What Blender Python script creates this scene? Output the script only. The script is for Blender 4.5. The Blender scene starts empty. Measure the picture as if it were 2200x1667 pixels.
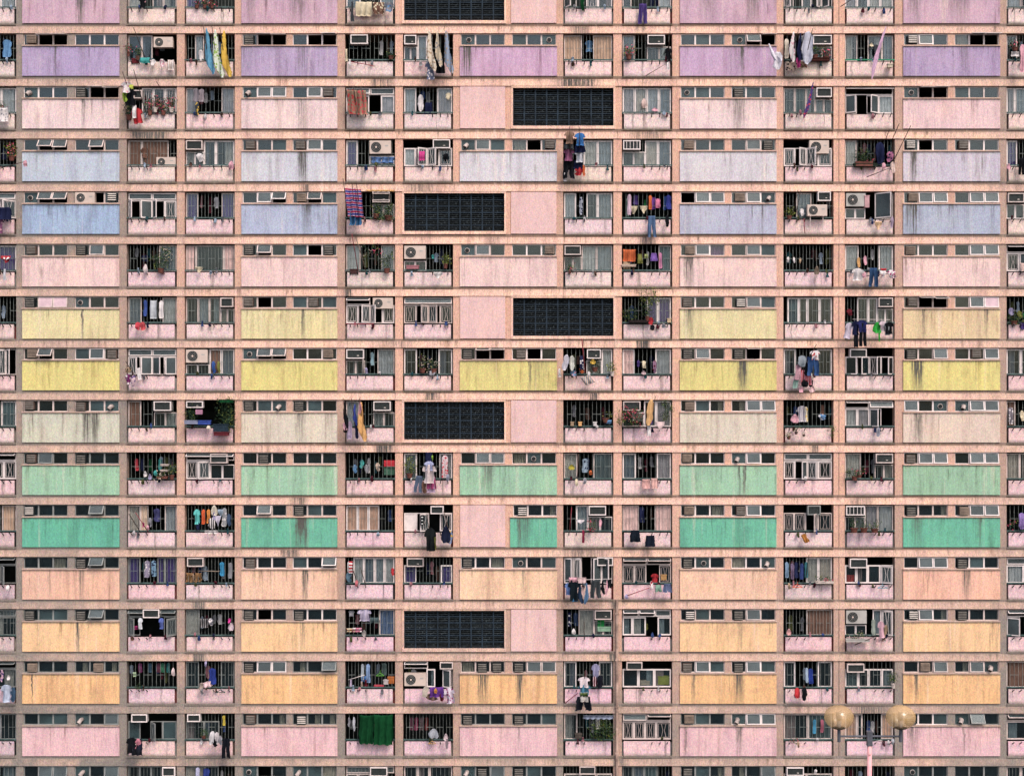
import bpy, math, random, zlib
from mathutils import Matrix, Vector
R = math.radians
scene = bpy.context.scene
COL = scene.collection

# ------------------------------------------------------------------ camera, sky, sun, exposure
D = 75.0                       # camera distance from the facade (m)
PXM = 41.6                     # photo pixels per metre on the facade
cam_d = bpy.data.cameras.new('camera')
cam = bpy.data.objects.new('camera', cam_d); COL.objects.link(cam)
cam.location = (0, -D, 0); cam.rotation_euler = (R(90), 0, 0)
cam_d.sensor_width = 36
cam_d.lens = 36 * D / (2200 / PXM)
cam_d.clip_end = 2000; cam_d.clip_start = 0.5
scene.camera = cam
scene.view_settings.view_transform = 'Standard'
scene.view_settings.look = 'None'
scene.view_settings.gamma = 1
scene.view_settings.use_curve_mapping = False
scene.view_settings.exposure = 1.10
world = bpy.data.worlds.new("World"); scene.world = world
world.use_nodes = True
wt = world.node_tree
sky = wt.nodes.new('ShaderNodeTexSky'); sky.sky_type = 'NISHITA'; sky.sun_disc = False
SUN_EL, SUN_AZ = 52.0, 24.0     # azimuth: degrees to the right of straight behind the camera
sky.sun_elevation = R(SUN_EL)
sky.sun_rotation = R(180 - SUN_AZ)
sky.dust_density = 4.0; sky.air_density = 1.0; sky.ozone_density = 0.6
wt.links.new(sky.outputs[0], wt.nodes['Background'].inputs[0])
wt.nodes['Background'].inputs[1].default_value = 0.118
sun_d = bpy.data.lights.new('sun', 'SUN'); sun_d.energy = 1.0; sun_d.angle = R(16); sun_d.color = (1.0, 0.92, 0.84)
sun = bpy.data.objects.new('sun', sun_d); COL.objects.link(sun)
sd = Vector((math.sin(R(SUN_AZ)) * math.cos(R(SUN_EL)), -math.cos(R(SUN_AZ)) * math.cos(R(SUN_EL)), math.sin(R(SUN_EL))))
sun.rotation_euler = sd.to_track_quat('Z', 'Y').to_euler(); sun.location = sd * 60

def W(px, py, o=0.0):
    """point of the place seen at photo pixel (px, py), standing o metres in front of the facade"""
    k = (D - o) / D
    return Vector(((px - 1100) / PXM * k, -o, (833.5 - py) / PXM * k))

# ------------------------------------------------------------------ materials
def lin(c):
    return tuple(((v / 255) / 12.92 if v / 255 <= 0.04045 else ((v / 255 + 0.055) / 1.055) ** 2.4) for v in c)
def alb(r, g, b, k=0.72):
    l = lin((r, g, b)); return (l[0] * k, l[1] * k, l[2] * k)

class NT:
    def __init__(s, name):
        s.m = bpy.data.materials.new(name); s.m.use_nodes = True
        s.t = s.m.node_tree; s.b = s.t.nodes['Principled BSDF']
        s.b.inputs['Specular IOR Level'].default_value = 0.25
    def n(s, typ, **kw):
        x = s.t.nodes.new(typ)
        for k, v in kw.items(): setattr(x, k, v)
        return x
    def l(s, a, b): s.t.links.new(a, b)
    def val(s, sock, v):
        if hasattr(v, 'is_linked') or hasattr(v, 'links'): s.l(v, sock)
        else: sock.default_value = v
    def math(s, op, a, b=0.0, c=None, clamp=False):
        x = s.n('ShaderNodeMath', operation=op, use_clamp=clamp)
        s.val(x.inputs[0], a); s.val(x.inputs[1], b)
        if c is not None: s.val(x.inputs[2], c)
        return x.outputs[0]
    def mr(s, v, a, b, c=0.0, d=1.0, smooth=True):
        x = s.n('ShaderNodeMapRange'); x.interpolation_type = 'SMOOTHSTEP' if smooth else 'LINEAR'
        s.val(x.inputs[0], v)
        for i, q in enumerate((a, b, c, d)): s.val(x.inputs[1 + i], q)
        return x.outputs[0]
    def mix(s, f, a, b, mode='MIX'):
        x = s.n('ShaderNodeMix', data_type='RGBA', blend_type=mode)
        s.val(x.inputs[0], f)
        for i, q in ((6, a), (7, b)):
            if isinstance(q, tuple): x.inputs[i].default_value = (*q[:3], 1)
            else: s.l(q, x.inputs[i])
        return x.outputs[2]
    def noise(s, vec, scale, detail=3, rough=0.6):
        x = s.n('ShaderNodeTexNoise'); s.l(vec, x.inputs['Vector'])
        x.inputs['Scale'].default_value = scale; x.inputs['Detail'].default_value = detail; x.inputs['Roughness'].default_value = rough
        return x.outputs['Fac']
    def mapping(s, vec, sc, loc=(0, 0, 0)):
        x = s.n('ShaderNodeMapping'); s.l(vec, x.inputs[0]); x.inputs['Scale'].default_value = sc
        if isinstance(loc, tuple): x.inputs['Location'].default_value = loc
        else: s.l(loc, x.inputs['Location'])
        return x.outputs[0]
    def attr(s, name):
        x = s.n('ShaderNodeAttribute', attribute_type='OBJECT', attribute_name=name); return x

def plaster(name, base=None, paint_attr=False, streak=0.5, top=0.5, vignette_grey=0.0, rust=0.0, drips=False, tile=0.0, blotch=0.35, botdirt=0.0, grain=0.14, height=1.5):
    """painted render: fine aggregate, blotches, rain streaks running down from the top edge"""
    s = NT(name)
    tc = s.n('ShaderNodeTexCoord'); oi = s.n('ShaderNodeObjectInfo')
    geo = s.n('ShaderNodeNewGeometry')
    pos = geo.outputs['Position']
    obj = tc.outputs['Object']
    sep = s.n('ShaderNodeSeparateXYZ'); s.l(obj, sep.inputs[0])
    wsep = s.n('ShaderNodeSeparateXYZ'); s.l(pos, wsep.inputs[0])
    x, z = sep.outputs[0], sep.outputs[2]
    col = s.attr('paint').outputs['Color'] if paint_attr else s.mix(0.0, base, base)
    # blotches of faded and patched paint
    b1 = s.noise(pos, 0.55, 4, 0.65)
    col = s.mix(s.mr(b1, 0.42, 0.70, 0, blotch), col, s.mix(1.0, col, (1.15, 1.12, 1.02), 'MULTIPLY'))
    b2 = s.noise(s.mapping(pos, (1.3, 1, 0.35), (7, 0, 3)), 1.0, 4, 0.7)
    col = s.mix(s.mr(b2, 0.45, 0.75, 0, blotch * 1.3), col, s.mix(1.0, col, (0.78, 0.74, 0.76), 'MULTIPLY'))
    b3 = s.noise(s.mapping(pos, (0.8, 1, 1.6), (31, 0, 13)), 1.0, 5, 0.75)
    if vignette_grey: col = s.mix(s.mr(b3, 0.52, 0.66, 0, 0.55), col, s.mix(1.0, col, (1.08, 1.16, 1.02), 'MULTIPLY'))
    # streaks
    sv = s.mapping(pos, (5.5, 1, 0.28), (1.7, 0, 9.1))
    n1 = s.noise(sv, 1.0, 5, 0.72)
    fall = s.mr(z, -height, 0.0, 0.25, 1.0, False)
    clus = s.mr(s.noise(s.mapping(pos, (0.9, 1, 0.7), (5, 0, 17)), 1.0, 3, 0.6), 0.42, 0.62, 0.15, 1.35)
    st = s.math('MULTIPLY', s.mr(n1, 0.48, 0.74), s.math('MULTIPLY', clus, s.math('MULTIPLY', fall, streak)), clamp=True)
    col = s.mix(st, col, s.mix(1.0, col, (0.30, 0.27, 0.24), 'MULTIPLY'))
    n1b = s.noise(s.mapping(pos, (2.1, 1, 0.16), (21, 0, 2)), 1.0, 3, 0.6)
    col = s.mix(s.mr(n1b, 0.5, 0.75, 0, streak * 0.55), col, s.mix(1.0, col, (0.58, 0.52, 0.50), 'MULTIPLY'))
    # pale lime runs
    n2 = s.noise(s.mapping(pos, (3.1, 1, 0.12), (11, 0, 4)), 1.0, 3)
    col = s.mix(s.mr(n2, 0.56, 0.74, 0, 0.34), col, (0.74, 0.60, 0.50))
    # soot right below the top edge
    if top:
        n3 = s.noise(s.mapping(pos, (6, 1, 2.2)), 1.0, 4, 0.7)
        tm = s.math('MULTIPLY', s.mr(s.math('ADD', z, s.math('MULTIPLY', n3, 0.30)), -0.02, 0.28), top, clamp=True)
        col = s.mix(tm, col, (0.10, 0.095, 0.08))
    if botdirt:
        n4 = s.noise(s.mapping(pos, (3, 1, 5)), 1.0, 4, 0.7)
        bm_ = s.math('MULTIPLY', s.mr(s.math('SUBTRACT', z, s.math('MULTIPLY', n4, 0.22)), -height + 0.06, -height - 0.14), botdirt, clamp=True)
        col = s.mix(bm_, col, (0.13, 0.12, 0.09))
    if rust:
        n5 = s.noise(s.mapping(pos, (4, 1, 0.5), (3, 0, 8)), 1.0, 4, 0.7)
        col = s.mix(s.mr(n5, 0.66, 0.78, 0, rust), col, (0.42, 0.17, 0.06))
    if drips:
        for nm in ('drip', 'drip2'):
            a = s.attr(nm); sp = s.n('ShaderNodeSeparateXYZ'); s.l(a.outputs['Vector'], sp.inputs[0])
            wob = s.math('MULTIPLY', s.math('SUBTRACT', s.noise(s.mapping(pos, (1, 1, 1.5)), 2.0, 3), 0.5), 0.20)
            dx = s.math('ABSOLUTE', s.math('SUBTRACT', s.math('ADD', x, wob), sp.outputs[0]))
            m = s.mr(s.math('DIVIDE', dx, s.math('ADD', sp.outputs[1], 0.001)), 1.25, 0.35)
            fz = s.mr(z, -1.7, 0.0, 0.22, 1.0, False)
            nn = s.noise(s.mapping(pos, (19, 1, 0.55)), 1.0, 4, 0.7)
            f = s.math('MULTIPLY', s.math('MULTIPLY', m, s.mr(nn, 0.36, 0.60, 0.12, 1.0)), s.math('MULTIPLY', fz, s.math('MULTIPLY', sp.outputs[2], 1.7)), clamp=True)
            col = s.mix(f, col, (0.085, 0.080, 0.070))
    # vignette shading painted into colour: greyer low and at both ends, plus own grey
    if vignette_grey:
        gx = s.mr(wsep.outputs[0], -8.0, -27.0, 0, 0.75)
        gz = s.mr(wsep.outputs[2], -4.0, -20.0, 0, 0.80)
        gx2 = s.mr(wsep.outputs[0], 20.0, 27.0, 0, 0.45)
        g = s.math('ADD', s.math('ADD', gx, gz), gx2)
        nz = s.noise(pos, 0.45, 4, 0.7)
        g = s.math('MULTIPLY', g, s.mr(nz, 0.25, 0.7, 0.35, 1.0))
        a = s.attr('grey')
        g = s.math('MULTIPLY', s.math('ADD', s.math('MULTIPLY', g, 1.05), a.outputs['Fac']), vignette_grey, clamp=True)
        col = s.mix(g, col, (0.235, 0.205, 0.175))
    # aggregate
    g1 = s.noise(s.mapping(pos, (15, 1, 5.5)), 1.0, 2, 0.85); g2 = s.noise(pos, 26.0, 1, 0.8)
    gg = s.math('ADD', s.math('MULTIPLY', g1, 0.5), s.math('MULTIPLY', g2, 0.5))
    col = s.mix(1.0, col, s.mix(s.mr(gg, 0.33, 0.67), (1 - grain * 1.6, 1 - grain * 1.7, 1 - grain * 1.5), (1 + grain, 1 + grain * .9, 1 + grain)), 'MULTIPLY')
    cn = s.n('ShaderNodeTexNoise'); s.l(pos, cn.inputs['Vector']); cn.inputs['Scale'].default_value = 17.0; cn.inputs['Detail'].default_value = 1.0
    mrv = s.n('ShaderNodeMapRange', data_type='FLOAT_VECTOR'); s.l(cn.outputs['Color'], mrv.inputs[6])
    mrv.inputs[7].default_value = (.3, .3, .3); mrv.inputs[8].default_value = (.7, .7, .7); mrv.inputs[9].default_value = (.89, .88, .88); mrv.inputs[10].default_value = (1.11, 1.12, 1.13)
    col = s.mix(1.0, col, mrv.outputs[1], 'MULTIPLY')
    if tile:
        bk = s.n('ShaderNodeTexBrick'); s.l(s.mapping(pos, (1, 1, 1)), bk.inputs[0])
        sx = s.n('ShaderNodeCombineXYZ'); s.l(wsep.outputs[0], sx.inputs[0]); s.l(wsep.outputs[2], sx.inputs[1]); s.l(sx.outputs[0], bk.inputs[0])
        bk.offset = 0; bk.inputs['Scale'].default_value = 6.5; bk.inputs['Mortar Size'].default_value = 0.03
        bk.inputs['Brick Width'].default_value = 0.5; bk.inputs['Row Height'].default_value = 0.5
        col = s.mix(s.math('MULTIPLY', bk.outputs['Fac'], tile), col, s.mix(1.0, col, (.7, .66, .62), 'MULTIPLY'))
    s.l(col, s.b.inputs['Base Color']); s.b.inputs['Roughness'].default_value = 0.9
    bp = s.n('ShaderNodeBump'); bp.inputs['Strength'].default_value = 0.35; bp.inputs['Distance'].default_value = 0.02
    s.l(gg, bp.inputs['Height']); s.l(bp.outputs[0], s.b.inputs['Normal'])
    return s.m

def plain(name, rgb, rough=0.6, var=0.15, scale=6.0, metal=0.0, spec=0.25, stretch=(1, 1, 1)):
    s = NT(name); geo = s.n('ShaderNodeNewGeometry')
    n = s.noise(s.mapping(geo.outputs['Position'], stretch), scale, 4, 0.7)
    c = s.mix(s.mr(n, 0.3, 0.7), tuple(v * (1 - var) for v in rgb), tuple(min(1, v * (1 + var)) for v in rgb))
    s.l(c, s.b.inputs['Base Color']); s.b.inputs['Roughness'].default_value = rough
    s.b.inputs['Metallic'].default_value = metal; s.b.inputs['Specular IOR Level'].default_value = spec
    return s.m

def glass(name, tint, trans=0.55, rough=0.06, gloss=0.16):
    s = NT(name); t = s.t
    geo = s.n('ShaderNodeNewGeometry')
    n = s.noise(geo.outputs['Position'], 0.9, 3, 0.6)
    df = s.n('ShaderNodeBsdfDiffuse'); s.l(s.mix(s.mr(n, 0.3, 0.7), tuple(v * 0.6 for v in tint), tuple(v * 1.4 for v in tint)), df.inputs[0])
    gl = s.n('ShaderNodeBsdfGlossy'); gl.inputs['Roughness'].default_value = rough; gl.inputs[0].default_value = (.85, .92, .95, 1)
    bp = s.n('ShaderNodeBump'); bp.inputs['Strength'].default_value = 0.12; bp.inputs['Distance'].default_value = 0.03
    s.l(s.noise(geo.outputs['Position'], 1.6, 2), bp.inputs['Height']); s.l(bp.outputs[0], gl.inputs['Normal'])
    tr = s.n('ShaderNodeBsdfTransparent'); tr.inputs[0].default_value = (.94, .95, .94, 1)
    m1 = s.n('ShaderNodeMixShader'); m1.inputs[0].default_value = trans; s.l(df.outputs[0], m1.inputs[1]); s.l(tr.outputs[0], m1.inputs[2])
    m2 = s.n('ShaderNodeMixShader'); m2.inputs[0].default_value = gloss; s.l(m1.outputs[0], m2.inputs[1]); s.l(gl.outputs[0], m2.inputs[2])
    s.l(m2.outputs[0], t.nodes['Material Output'].inputs[0])
    return s.m

FAB = {}
def fabric(rgb, pat=None, rgb2=None):
    key = (rgb, pat, rgb2)
    if key in FAB: return FAB[key]
    s = NT('fabric'); geo = s.n('ShaderNodeNewGeometry'); pos = geo.outputs['Position']
    a = lin(rgb); mu = lambda c: tuple((v * .85 + sum(c) / 3 * .15) * 0.66 for v in c); a = mu(a); b = mu(lin(rgb2 or (240, 235, 230)))
    if pat == 'stripe':
        w = s.n('ShaderNodeTexWave', wave_type='BANDS', bands_direction='Z'); s.l(pos, w.inputs[0]); w.inputs['Scale'].default_value = 1.9
        w.inputs['Distortion'].default_value = 1.2; w.inputs['Detail Scale'].default_value = 2.0; f = s.mr(w.outputs['Fac'], 0.4, 0.6)
        col = s.mix(f, a, b)
    elif pat == 'wavy':
        w = s.n('ShaderNodeTexWave', wave_type='BANDS', bands_direction='Z'); s.l(pos, w.inputs[0]); w.inputs['Scale'].default_value = 1.35
        w.inputs['Distortion'].default_value = 2.2; w.inputs['Detail Scale'].default_value = 1.6
        c1 = s.mix(s.mr(w.outputs['Fac'], 0.25, 0.4), (0.03, 0.03, 0.17), (0.34, 0.30, 0.36))
        col = s.mix(s.mr(w.outputs['Fac'], 0.6, 0.75), c1, (0.24, 0.02, 0.06))
    elif pat == 'vert':
        w = s.n('ShaderNodeTexWave', wave_type='BANDS', bands_direction='X'); s.l(pos, w.inputs[0]); w.inputs['Scale'].default_value = 3.0
        col = s.mix(s.mr(w.outputs['Fac'], 0.4, 0.6), a, b)
    elif pat == 'spots':
        v = s.n('ShaderNodeTexVoronoi'); s.l(pos, v.inputs[0]); v.inputs['Scale'].default_value = 7.0
        col = s.mix(s.mr(v.outputs['Distance'], 0.45, 0.3), a, b)
    else:
        n = s.noise(pos, 3.5, 3)
        col = s.mix(s.mr(n, 0.3, 0.7), tuple(v * 0.82 for v in a), tuple(min(1, v * 1.12) for v in a))
    s.l(col, s.b.inputs['Base Color']); s.b.inputs['Roughness'].default_value = 0.95
    bp = s.n('ShaderNodeBump'); bp.inputs['Strength'].default_value = 0.9; bp.inputs['Distance'].default_value = 0.05
    s.l(s.noise(s.mapping(pos, (11, 11, 4)), 1.0, 3, 0.6), bp.inputs['Height']); s.l(bp.outputs[0], s.b.inputs['Normal'])
    s.b.inputs['Specular IOR Level'].default_value = 0.05
    FAB[key] = s.m
    return s.m

MT = {}
MT['beam'] = plaster('beam_render', alb(250, 208, 186, 0.80), streak=1.25, top=0.38, drips=True, vignette_grey=0.85, rust=0.5, blotch=0.8, height=0.34, grain=0.21)
MT['pier'] = plaster('pier_render', alb(240, 192, 168, 0.72), streak=0.35, top=0.0, vignette_grey=1.1, blotch=0.5, height=2.2, grain=0.21)
MT['lip'] = plaster('mossy_lip_render', alb(128, 108, 90, 0.6), streak=1.1, top=0.9, vignette_grey=0.8, blotch=0.9, height=0.12, grain=0.2)
MT['slab'] = plaster('slab_edge_render', alb(172, 138, 118, 0.62), streak=0.8, top=0.7, vignette_grey=1.1, blotch=0.5, height=0.2, grain=0.21)
MT['panel'] = plaster('painted_panel', paint_attr=True, streak=1.0, top=0.95, drips=True, blotch=0.7, height=1.5, grain=0.13)
MT['pinkpanel'] = plaster('pink_panel', paint_attr=True, streak=0.3, top=0.0, blotch=0.6, height=2.2, grain=0.11)
MT['parapet'] = plaster('parapet_paint', paint_attr=True, streak=0.40, top=0.18, drips=True, rust=0.2, blotch=0.6, botdirt=0.7, height=0.73, grain=0.18, tile=0.35)
MT['ledge'] = plaster('ledge_render', alb(225, 190, 172, .7), streak=0.2, top=0.0, vignette_grey=0.6, height=0.1)
MT['fr_white'] = plain('white_aluminium', (0.64, 0.56, 0.545), 0.4, 0.12, 3)
MT['fr_mid'] = plain('weathered_aluminium', (0.50, 0.41, 0.385), 0.5, 0.2, 3)
MT['fr_grey'] = plain('grey_aluminium', (0.20, 0.205, 0.20), 0.5, 0.2, 3)
MT['bar'] = plain('bar_paint', (0.17, 0.185, 0.175), 0.5, 0.3, 3)
MT['rail'] = plain('rail_paint', (0.055, 0.09, 0.085), 0.5, 0.4, 3)
MT['rail_green'] = plain('green_rail_paint', (0.02, 0.19, 0.10), 0.5, 0.3, 3)
MT['pinkboard'] = plain('pink_board', (0.50, 0.36, 0.40), 0.7, 0.15, 3)
MT['dark'] = plain('dark_metal', (0.018, 0.022, 0.024), 0.5, 0.3, 5)
MT['black'] = plain('black_plastic', (0.010, 0.012, 0.013), 0.6, 0.2, 5)
MT['navy'] = plain('navy_screen_paint', (0.014, 0.024, 0.036), 0.8, 0.45, 1.6)
MT['navy2'] = plain('navy_fin_paint', (0.044, 0.056, 0.064), 0.8, 0.5, 2)
MT['glass'] = glass('window_glass', (0.014, 0.032, 0.042), 0.84, 0.08, 0.04)
MT['frost'] = glass('frosted_glass', (0.034, 0.060, 0.066), 0.3, 0.4, 0.04)
MT['sashglass'] = glass('dusty_sash_glass', (0.050, 0.066, 0.070), 0.35, 0.5, 0.045)
MT['amber'] = glass('amber_globe', (0.56, 0.355, 0.16), 0.60, 0.2, 0.035)
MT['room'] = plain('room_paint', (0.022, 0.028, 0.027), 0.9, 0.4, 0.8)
MT['acbody'] = plain('beige_ac_shell', (0.50, 0.40, 0.35), 0.5, 0.1, 2)
MT['acgrey'] = plain('grey_ac_shell', (0.34, 0.32, 0.30), 0.5, 0.15, 2)
MT['actan'] = plain('tan_ac_shell', (0.22, 0.165, 0.13), 0.6, 0.3, 4)
MT['acbrown'] = plain('brown_ac_shell', (0.085, 0.055, 0.045), 0.6, 0.3, 4)
MT['acmesh'] = plain('ac_mesh', (0.035, 0.042, 0.040), 0.6, 0.35, 12)
MT['slat_light'] = plain('light_slat', (0.62, 0.55, 0.50), 0.5, 0.2, 6)
MT['slat_dim'] = plain('dim_slat', (0.20, 0.18, 0.16), 0.5, 0.3, 6)
MT['pot'] = plain('terracotta', (0.13, 0.045, 0.034), 0.8, 0.3, 6)
MT['potw'] = plain('pale_pot', (0.5, 0.42, 0.38), 0.7, 0.2, 6)
MT['leaf'] = plain('leaf_green', (0.030, 0.062, 0.022), 0.6, 0.7, 5)
MT['leaf2'] = plain('leaf_yellow_green', (0.14, 0.16, 0.030), 0.6, 0.6, 5)
MT['leafd'] = plain('leaf_dark', (0.012, 0.034, 0.016), 0.6, 0.6, 5)
MT['flower'] = plain('flower_pink', (0.55, 0.08, 0.14), 0.7, 0.5, 9)
MT['flowerw'] = plain('flower_white', (0.62, 0.50, 0.42), 0.7, 0.3, 9)
MT['lampgrey'] = plain('lamp_grey_paint', (0.075, 0.078, 0.095), 0.5, 0.25, 8)
MT['bamboo'] = plain('bamboo', (0.055, 0.035, 0.028), 0.6, 0.3, 4)
MT['redpole'] = plain('red_pole', (0.23, 0.03, 0.045), 0.5, 0.3, 4)
MT['ground'] = plain('asphalt', (0.05, 0.05, 0.05), 0.9, 0.3, 0.5)
MT['maroonbrick'] = plain('maroon_tiles', (0.12, 0.03, 0.028), 0.8, 0.5, 9)
MT['lowwall'] = plain('dusty_wall', (0.20, 0.17, 0.15), 0.8, 0.4, 5)
MT['pipe'] = plain('drain_pipe_paint', (0.32, 0.22, 0.18), 0.7, 0.5, 1.5)
MT['duct'] = plain('duct_metal', (0.34, 0.28, 0.26), 0.5, 0.3, 5)

# pink lamp post with flaked patches
def peeled():
    s = NT('peeling_pink_paint'); geo = s.n('ShaderNodeNewGeometry')
    n = s.noise(s.mapping(geo.outputs['Position'], (9, 9, 3.5)), 1.0, 4, 0.75)
    n2 = s.noise(geo.outputs['Position'], 5.0, 3)
    c = s.mix(s.mr(n2, .3, .7), alb(238, 170, 175), alb(250, 190, 190))
    c = s.mix(s.mr(n, 0.60, 0.625), c, (0.07, 0.025, 0.02))
    s.l(c, s.b.inputs['Base Color']); return s.m
MT['peel'] = peeled()

# ------------------------------------------------------------------ mesh helpers
class MB:
    def __init__(s): s.v = []; s.f = []; s.mi = []; s.mats = []
    def m(s, mat):
        if mat not in s.mats: s.mats.append(mat)
        return s.mats.index(mat)
    def box(s, x0, x1, y0, y1, z0, z1, mat, M=None):
        i = len(s.v); k = s.m(mat)
        p = [Vector((x, y, z)) for x in (x0, x1) for y in (y0, y1) for z in (z0, z1)]
        if M is not None: p = [M @ q for q in p]
        s.v += [tuple(q) for q in p]
        for f in ((0, 1, 3, 2), (4, 6, 7, 5), (0, 4, 5, 1), (2, 3, 7, 6), (0, 2, 6, 4), (1, 5, 7, 3)):
            s.f.append([i + j for j in f]); s.mi.append(k)
    def quad(s, pts, mat):
        i = len(s.v); s.v += [tuple(p) for p in pts]; s.f.append(list(range(i, i + len(pts)))); s.mi.append(s.m(mat))
    def tube(s, a, b, r, mat, n=6, r2=None, cap=True):
        a, b = Vector(a), Vector(b); d = (b - a)
        if d.length < 1e-6: return
        q = d.to_track_quat('Z', 'Y'); i = len(s.v); k = s.m(mat)
        r2 = r if r2 is None else r2
        for c, rr in ((a, r), (b, r2)):
            for j in range(n):
                t = 2 * math.pi * j / n
                s.v.append(tuple(c + q @ Vector((math.cos(t) * rr, math.sin(t) * rr, 0))))
        for j in range(n):
            s.f.append([i + j, i + (j + 1) % n, i + n + (j + 1) % n, i + n + j]); s.mi.append(k)
        if cap:
            s.f.append([i + j for j in range(n)][::-1]); s.mi.append(k)
            s.f.append([i + n + j for j in range(n)]); s.mi.append(k)
    def lathe(s, prof, mat, n=20, c=(0, 0, 0), sx=1, sy=1):
        i = len(s.v); k = s.m(mat)
        for r, z in prof:
            for j in range(n):
                t = 2 * math.pi * j / n
                s.v.append((c[0] + math.cos(t) * r * sx, c[1] + math.sin(t) * r * sy, c[2] + z))
        for a in range(len(prof) - 1):
            for j in range(n):
                s.f.append([i + a * n + j, i + a * n + (j + 1) % n, i + (a + 1) * n + (j + 1) % n, i + (a + 1) * n + j]); s.mi.append(k)
    def frame(s, x0, x1, z0, z1, t, y0, y1, mat, M=None):
        s.box(x0, x1, y0, y1, z1 - t, z1, mat, M); s.box(x0, x1, y0, y1, z0, z0 + t, mat, M)
        s.box(x0, x0 + t, y0 + .001, y1 - .001, z0 + t, z1 - t, mat, M); s.box(x1 - t, x1, y0 + .001, y1 - .001, z0 + t, z1 - t, mat, M)
    def mesh(s, name, smooth=False):
        me = bpy.data.meshes.new(name); me.from_pydata(s.v, [], s.f)
        for m in s.mats: me.materials.append(m)
        me.polygons.foreach_set('material_index', s.mi)
        if smooth: me.polygons.foreach_set('use_smooth', [True] * len(s.f))
        me.update(); return me
    def obj(s, name, parent=None, loc=(0, 0, 0), smooth=False):
        return mk(name, s.mesh(name, smooth), parent, loc)

def mk(name, me, parent=None, loc=(0, 0, 0)):
    o = bpy.data.objects.new(name, me); COL.objects.link(o); o.location = loc
    if parent is not None: o.parent = parent
    return o
CACHE = {}
def cached(key, fn):
    if key not in CACHE: CACHE[key] = fn()
    return CACHE[key]
def empty(name, loc):
    o = bpy.data.objects.new(name, None); COL.objects.link(o); o.location = loc; o.empty_display_size = .2
    return o
LABELS = {}
def tag(o, label, cat, group=None):
    n = LABELS.get(label, 0); LABELS[label] = n + 1
    o['label'] = label; o['category'] = cat
    if group: o['group'] = group
    return o
def u(px): return px / PXM

# ------------------------------------------------------------------ grid of the facade, in photo pixels
YT = [-40.5, 72.5, 185.5, 298.5, 411.5, 524.3, 636.3, 747.0, 858.8, 971.3, 1083.3, 1195.5, 1307.3, 1419.0, 1531.3, 1644.0]
YN = YT[1:] + [1756.0]
BALC = {'A': (-73, 35), 'C': (272, 380), 'D': (396.5, 504.5), 'F': (741, 849), 'G': (865.5, 973.5), 'I': (1210, 1318), 'J': (1336, 1444.5), 'L': (1683, 1791), 'M': (1815, 1922.5), 'O': (2162.5, 2270.5)}
WIDE = {'B': (48.5, 257), 'E': (519, 725), 'H': (988, 1196.5), 'K': (1460.5, 1668), 'N': (1940, 2148)}
COLN = {'A': 'balcony at left edge', 'C': 'first full balcony', 'D': 'second full balcony', 'F': 'third full balcony', 'G': 'fourth full balcony', 'I': 'fifth full balcony', 'J': 'sixth full balcony',
        'L': 'seventh full balcony', 'M': 'eighth full balcony', 'O': 'balcony at right edge'}
PANN = {'B': 'first wide panel', 'E': 'second wide panel', 'H': 'third wide panel', 'K': 'fourth wide panel', 'N': 'fifth wide panel'}
ROWN = ['topmost cut-off floor', 'purple floor', 'white floor below purple', 'pale blue floor', 'stronger blue floor', 'pink floor below blue', 'pale yellow floor', 'bright yellow floor', 'cream floor', 'mint floor', 'emerald floor',
        'peach floor', 'light orange floor', 'deep orange floor', 'pink floor by streetlamp', 'bottom cut-off floor']
PCOL = [(205, 168, 188), (178, 156, 196), (240, 214, 212), (206, 210, 220), (174, 188, 216), (242, 208, 202), (232, 219, 160), (230, 217, 128), (224, 214, 192), (152, 204, 168),
        (96, 188, 154), (246, 200, 168), (250, 203, 148), (248, 194, 132), (236, 190, 194), (230, 190, 190)]
PNAME = ['faded lilac', 'purple', 'off-white', 'pale blue', 'blue', 'pale pink', 'pale yellow', 'bright yellow', 'cream', 'mint green', 'emerald green', 'peach', 'light orange', 'orange', 'pink', 'pink']
PCX = {'B3': (188, 203, 220), 'B4': (156, 184, 218), 'B8': (206, 208, 186), 'N8': (228, 206, 186), 'H3': (215, 214, 222), 'K3': (216, 212, 218), 'H1': (208, 168, 202), 'K1': (200, 166, 200),
       'N9': (148, 196, 160), 'N6': (232, 205, 156), 'B11': (240, 188, 160), 'N11': (248, 190, 162), 'H11': (250, 208, 168), 'N2': (240, 204, 204), 'N3': (206, 200, 214), 'N4': (172, 184, 206), 'K4': (184, 190, 212),
       'E1': (182, 162, 200), 'B1': (176, 158, 200), 'B10': (88, 184, 152)}
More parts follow.
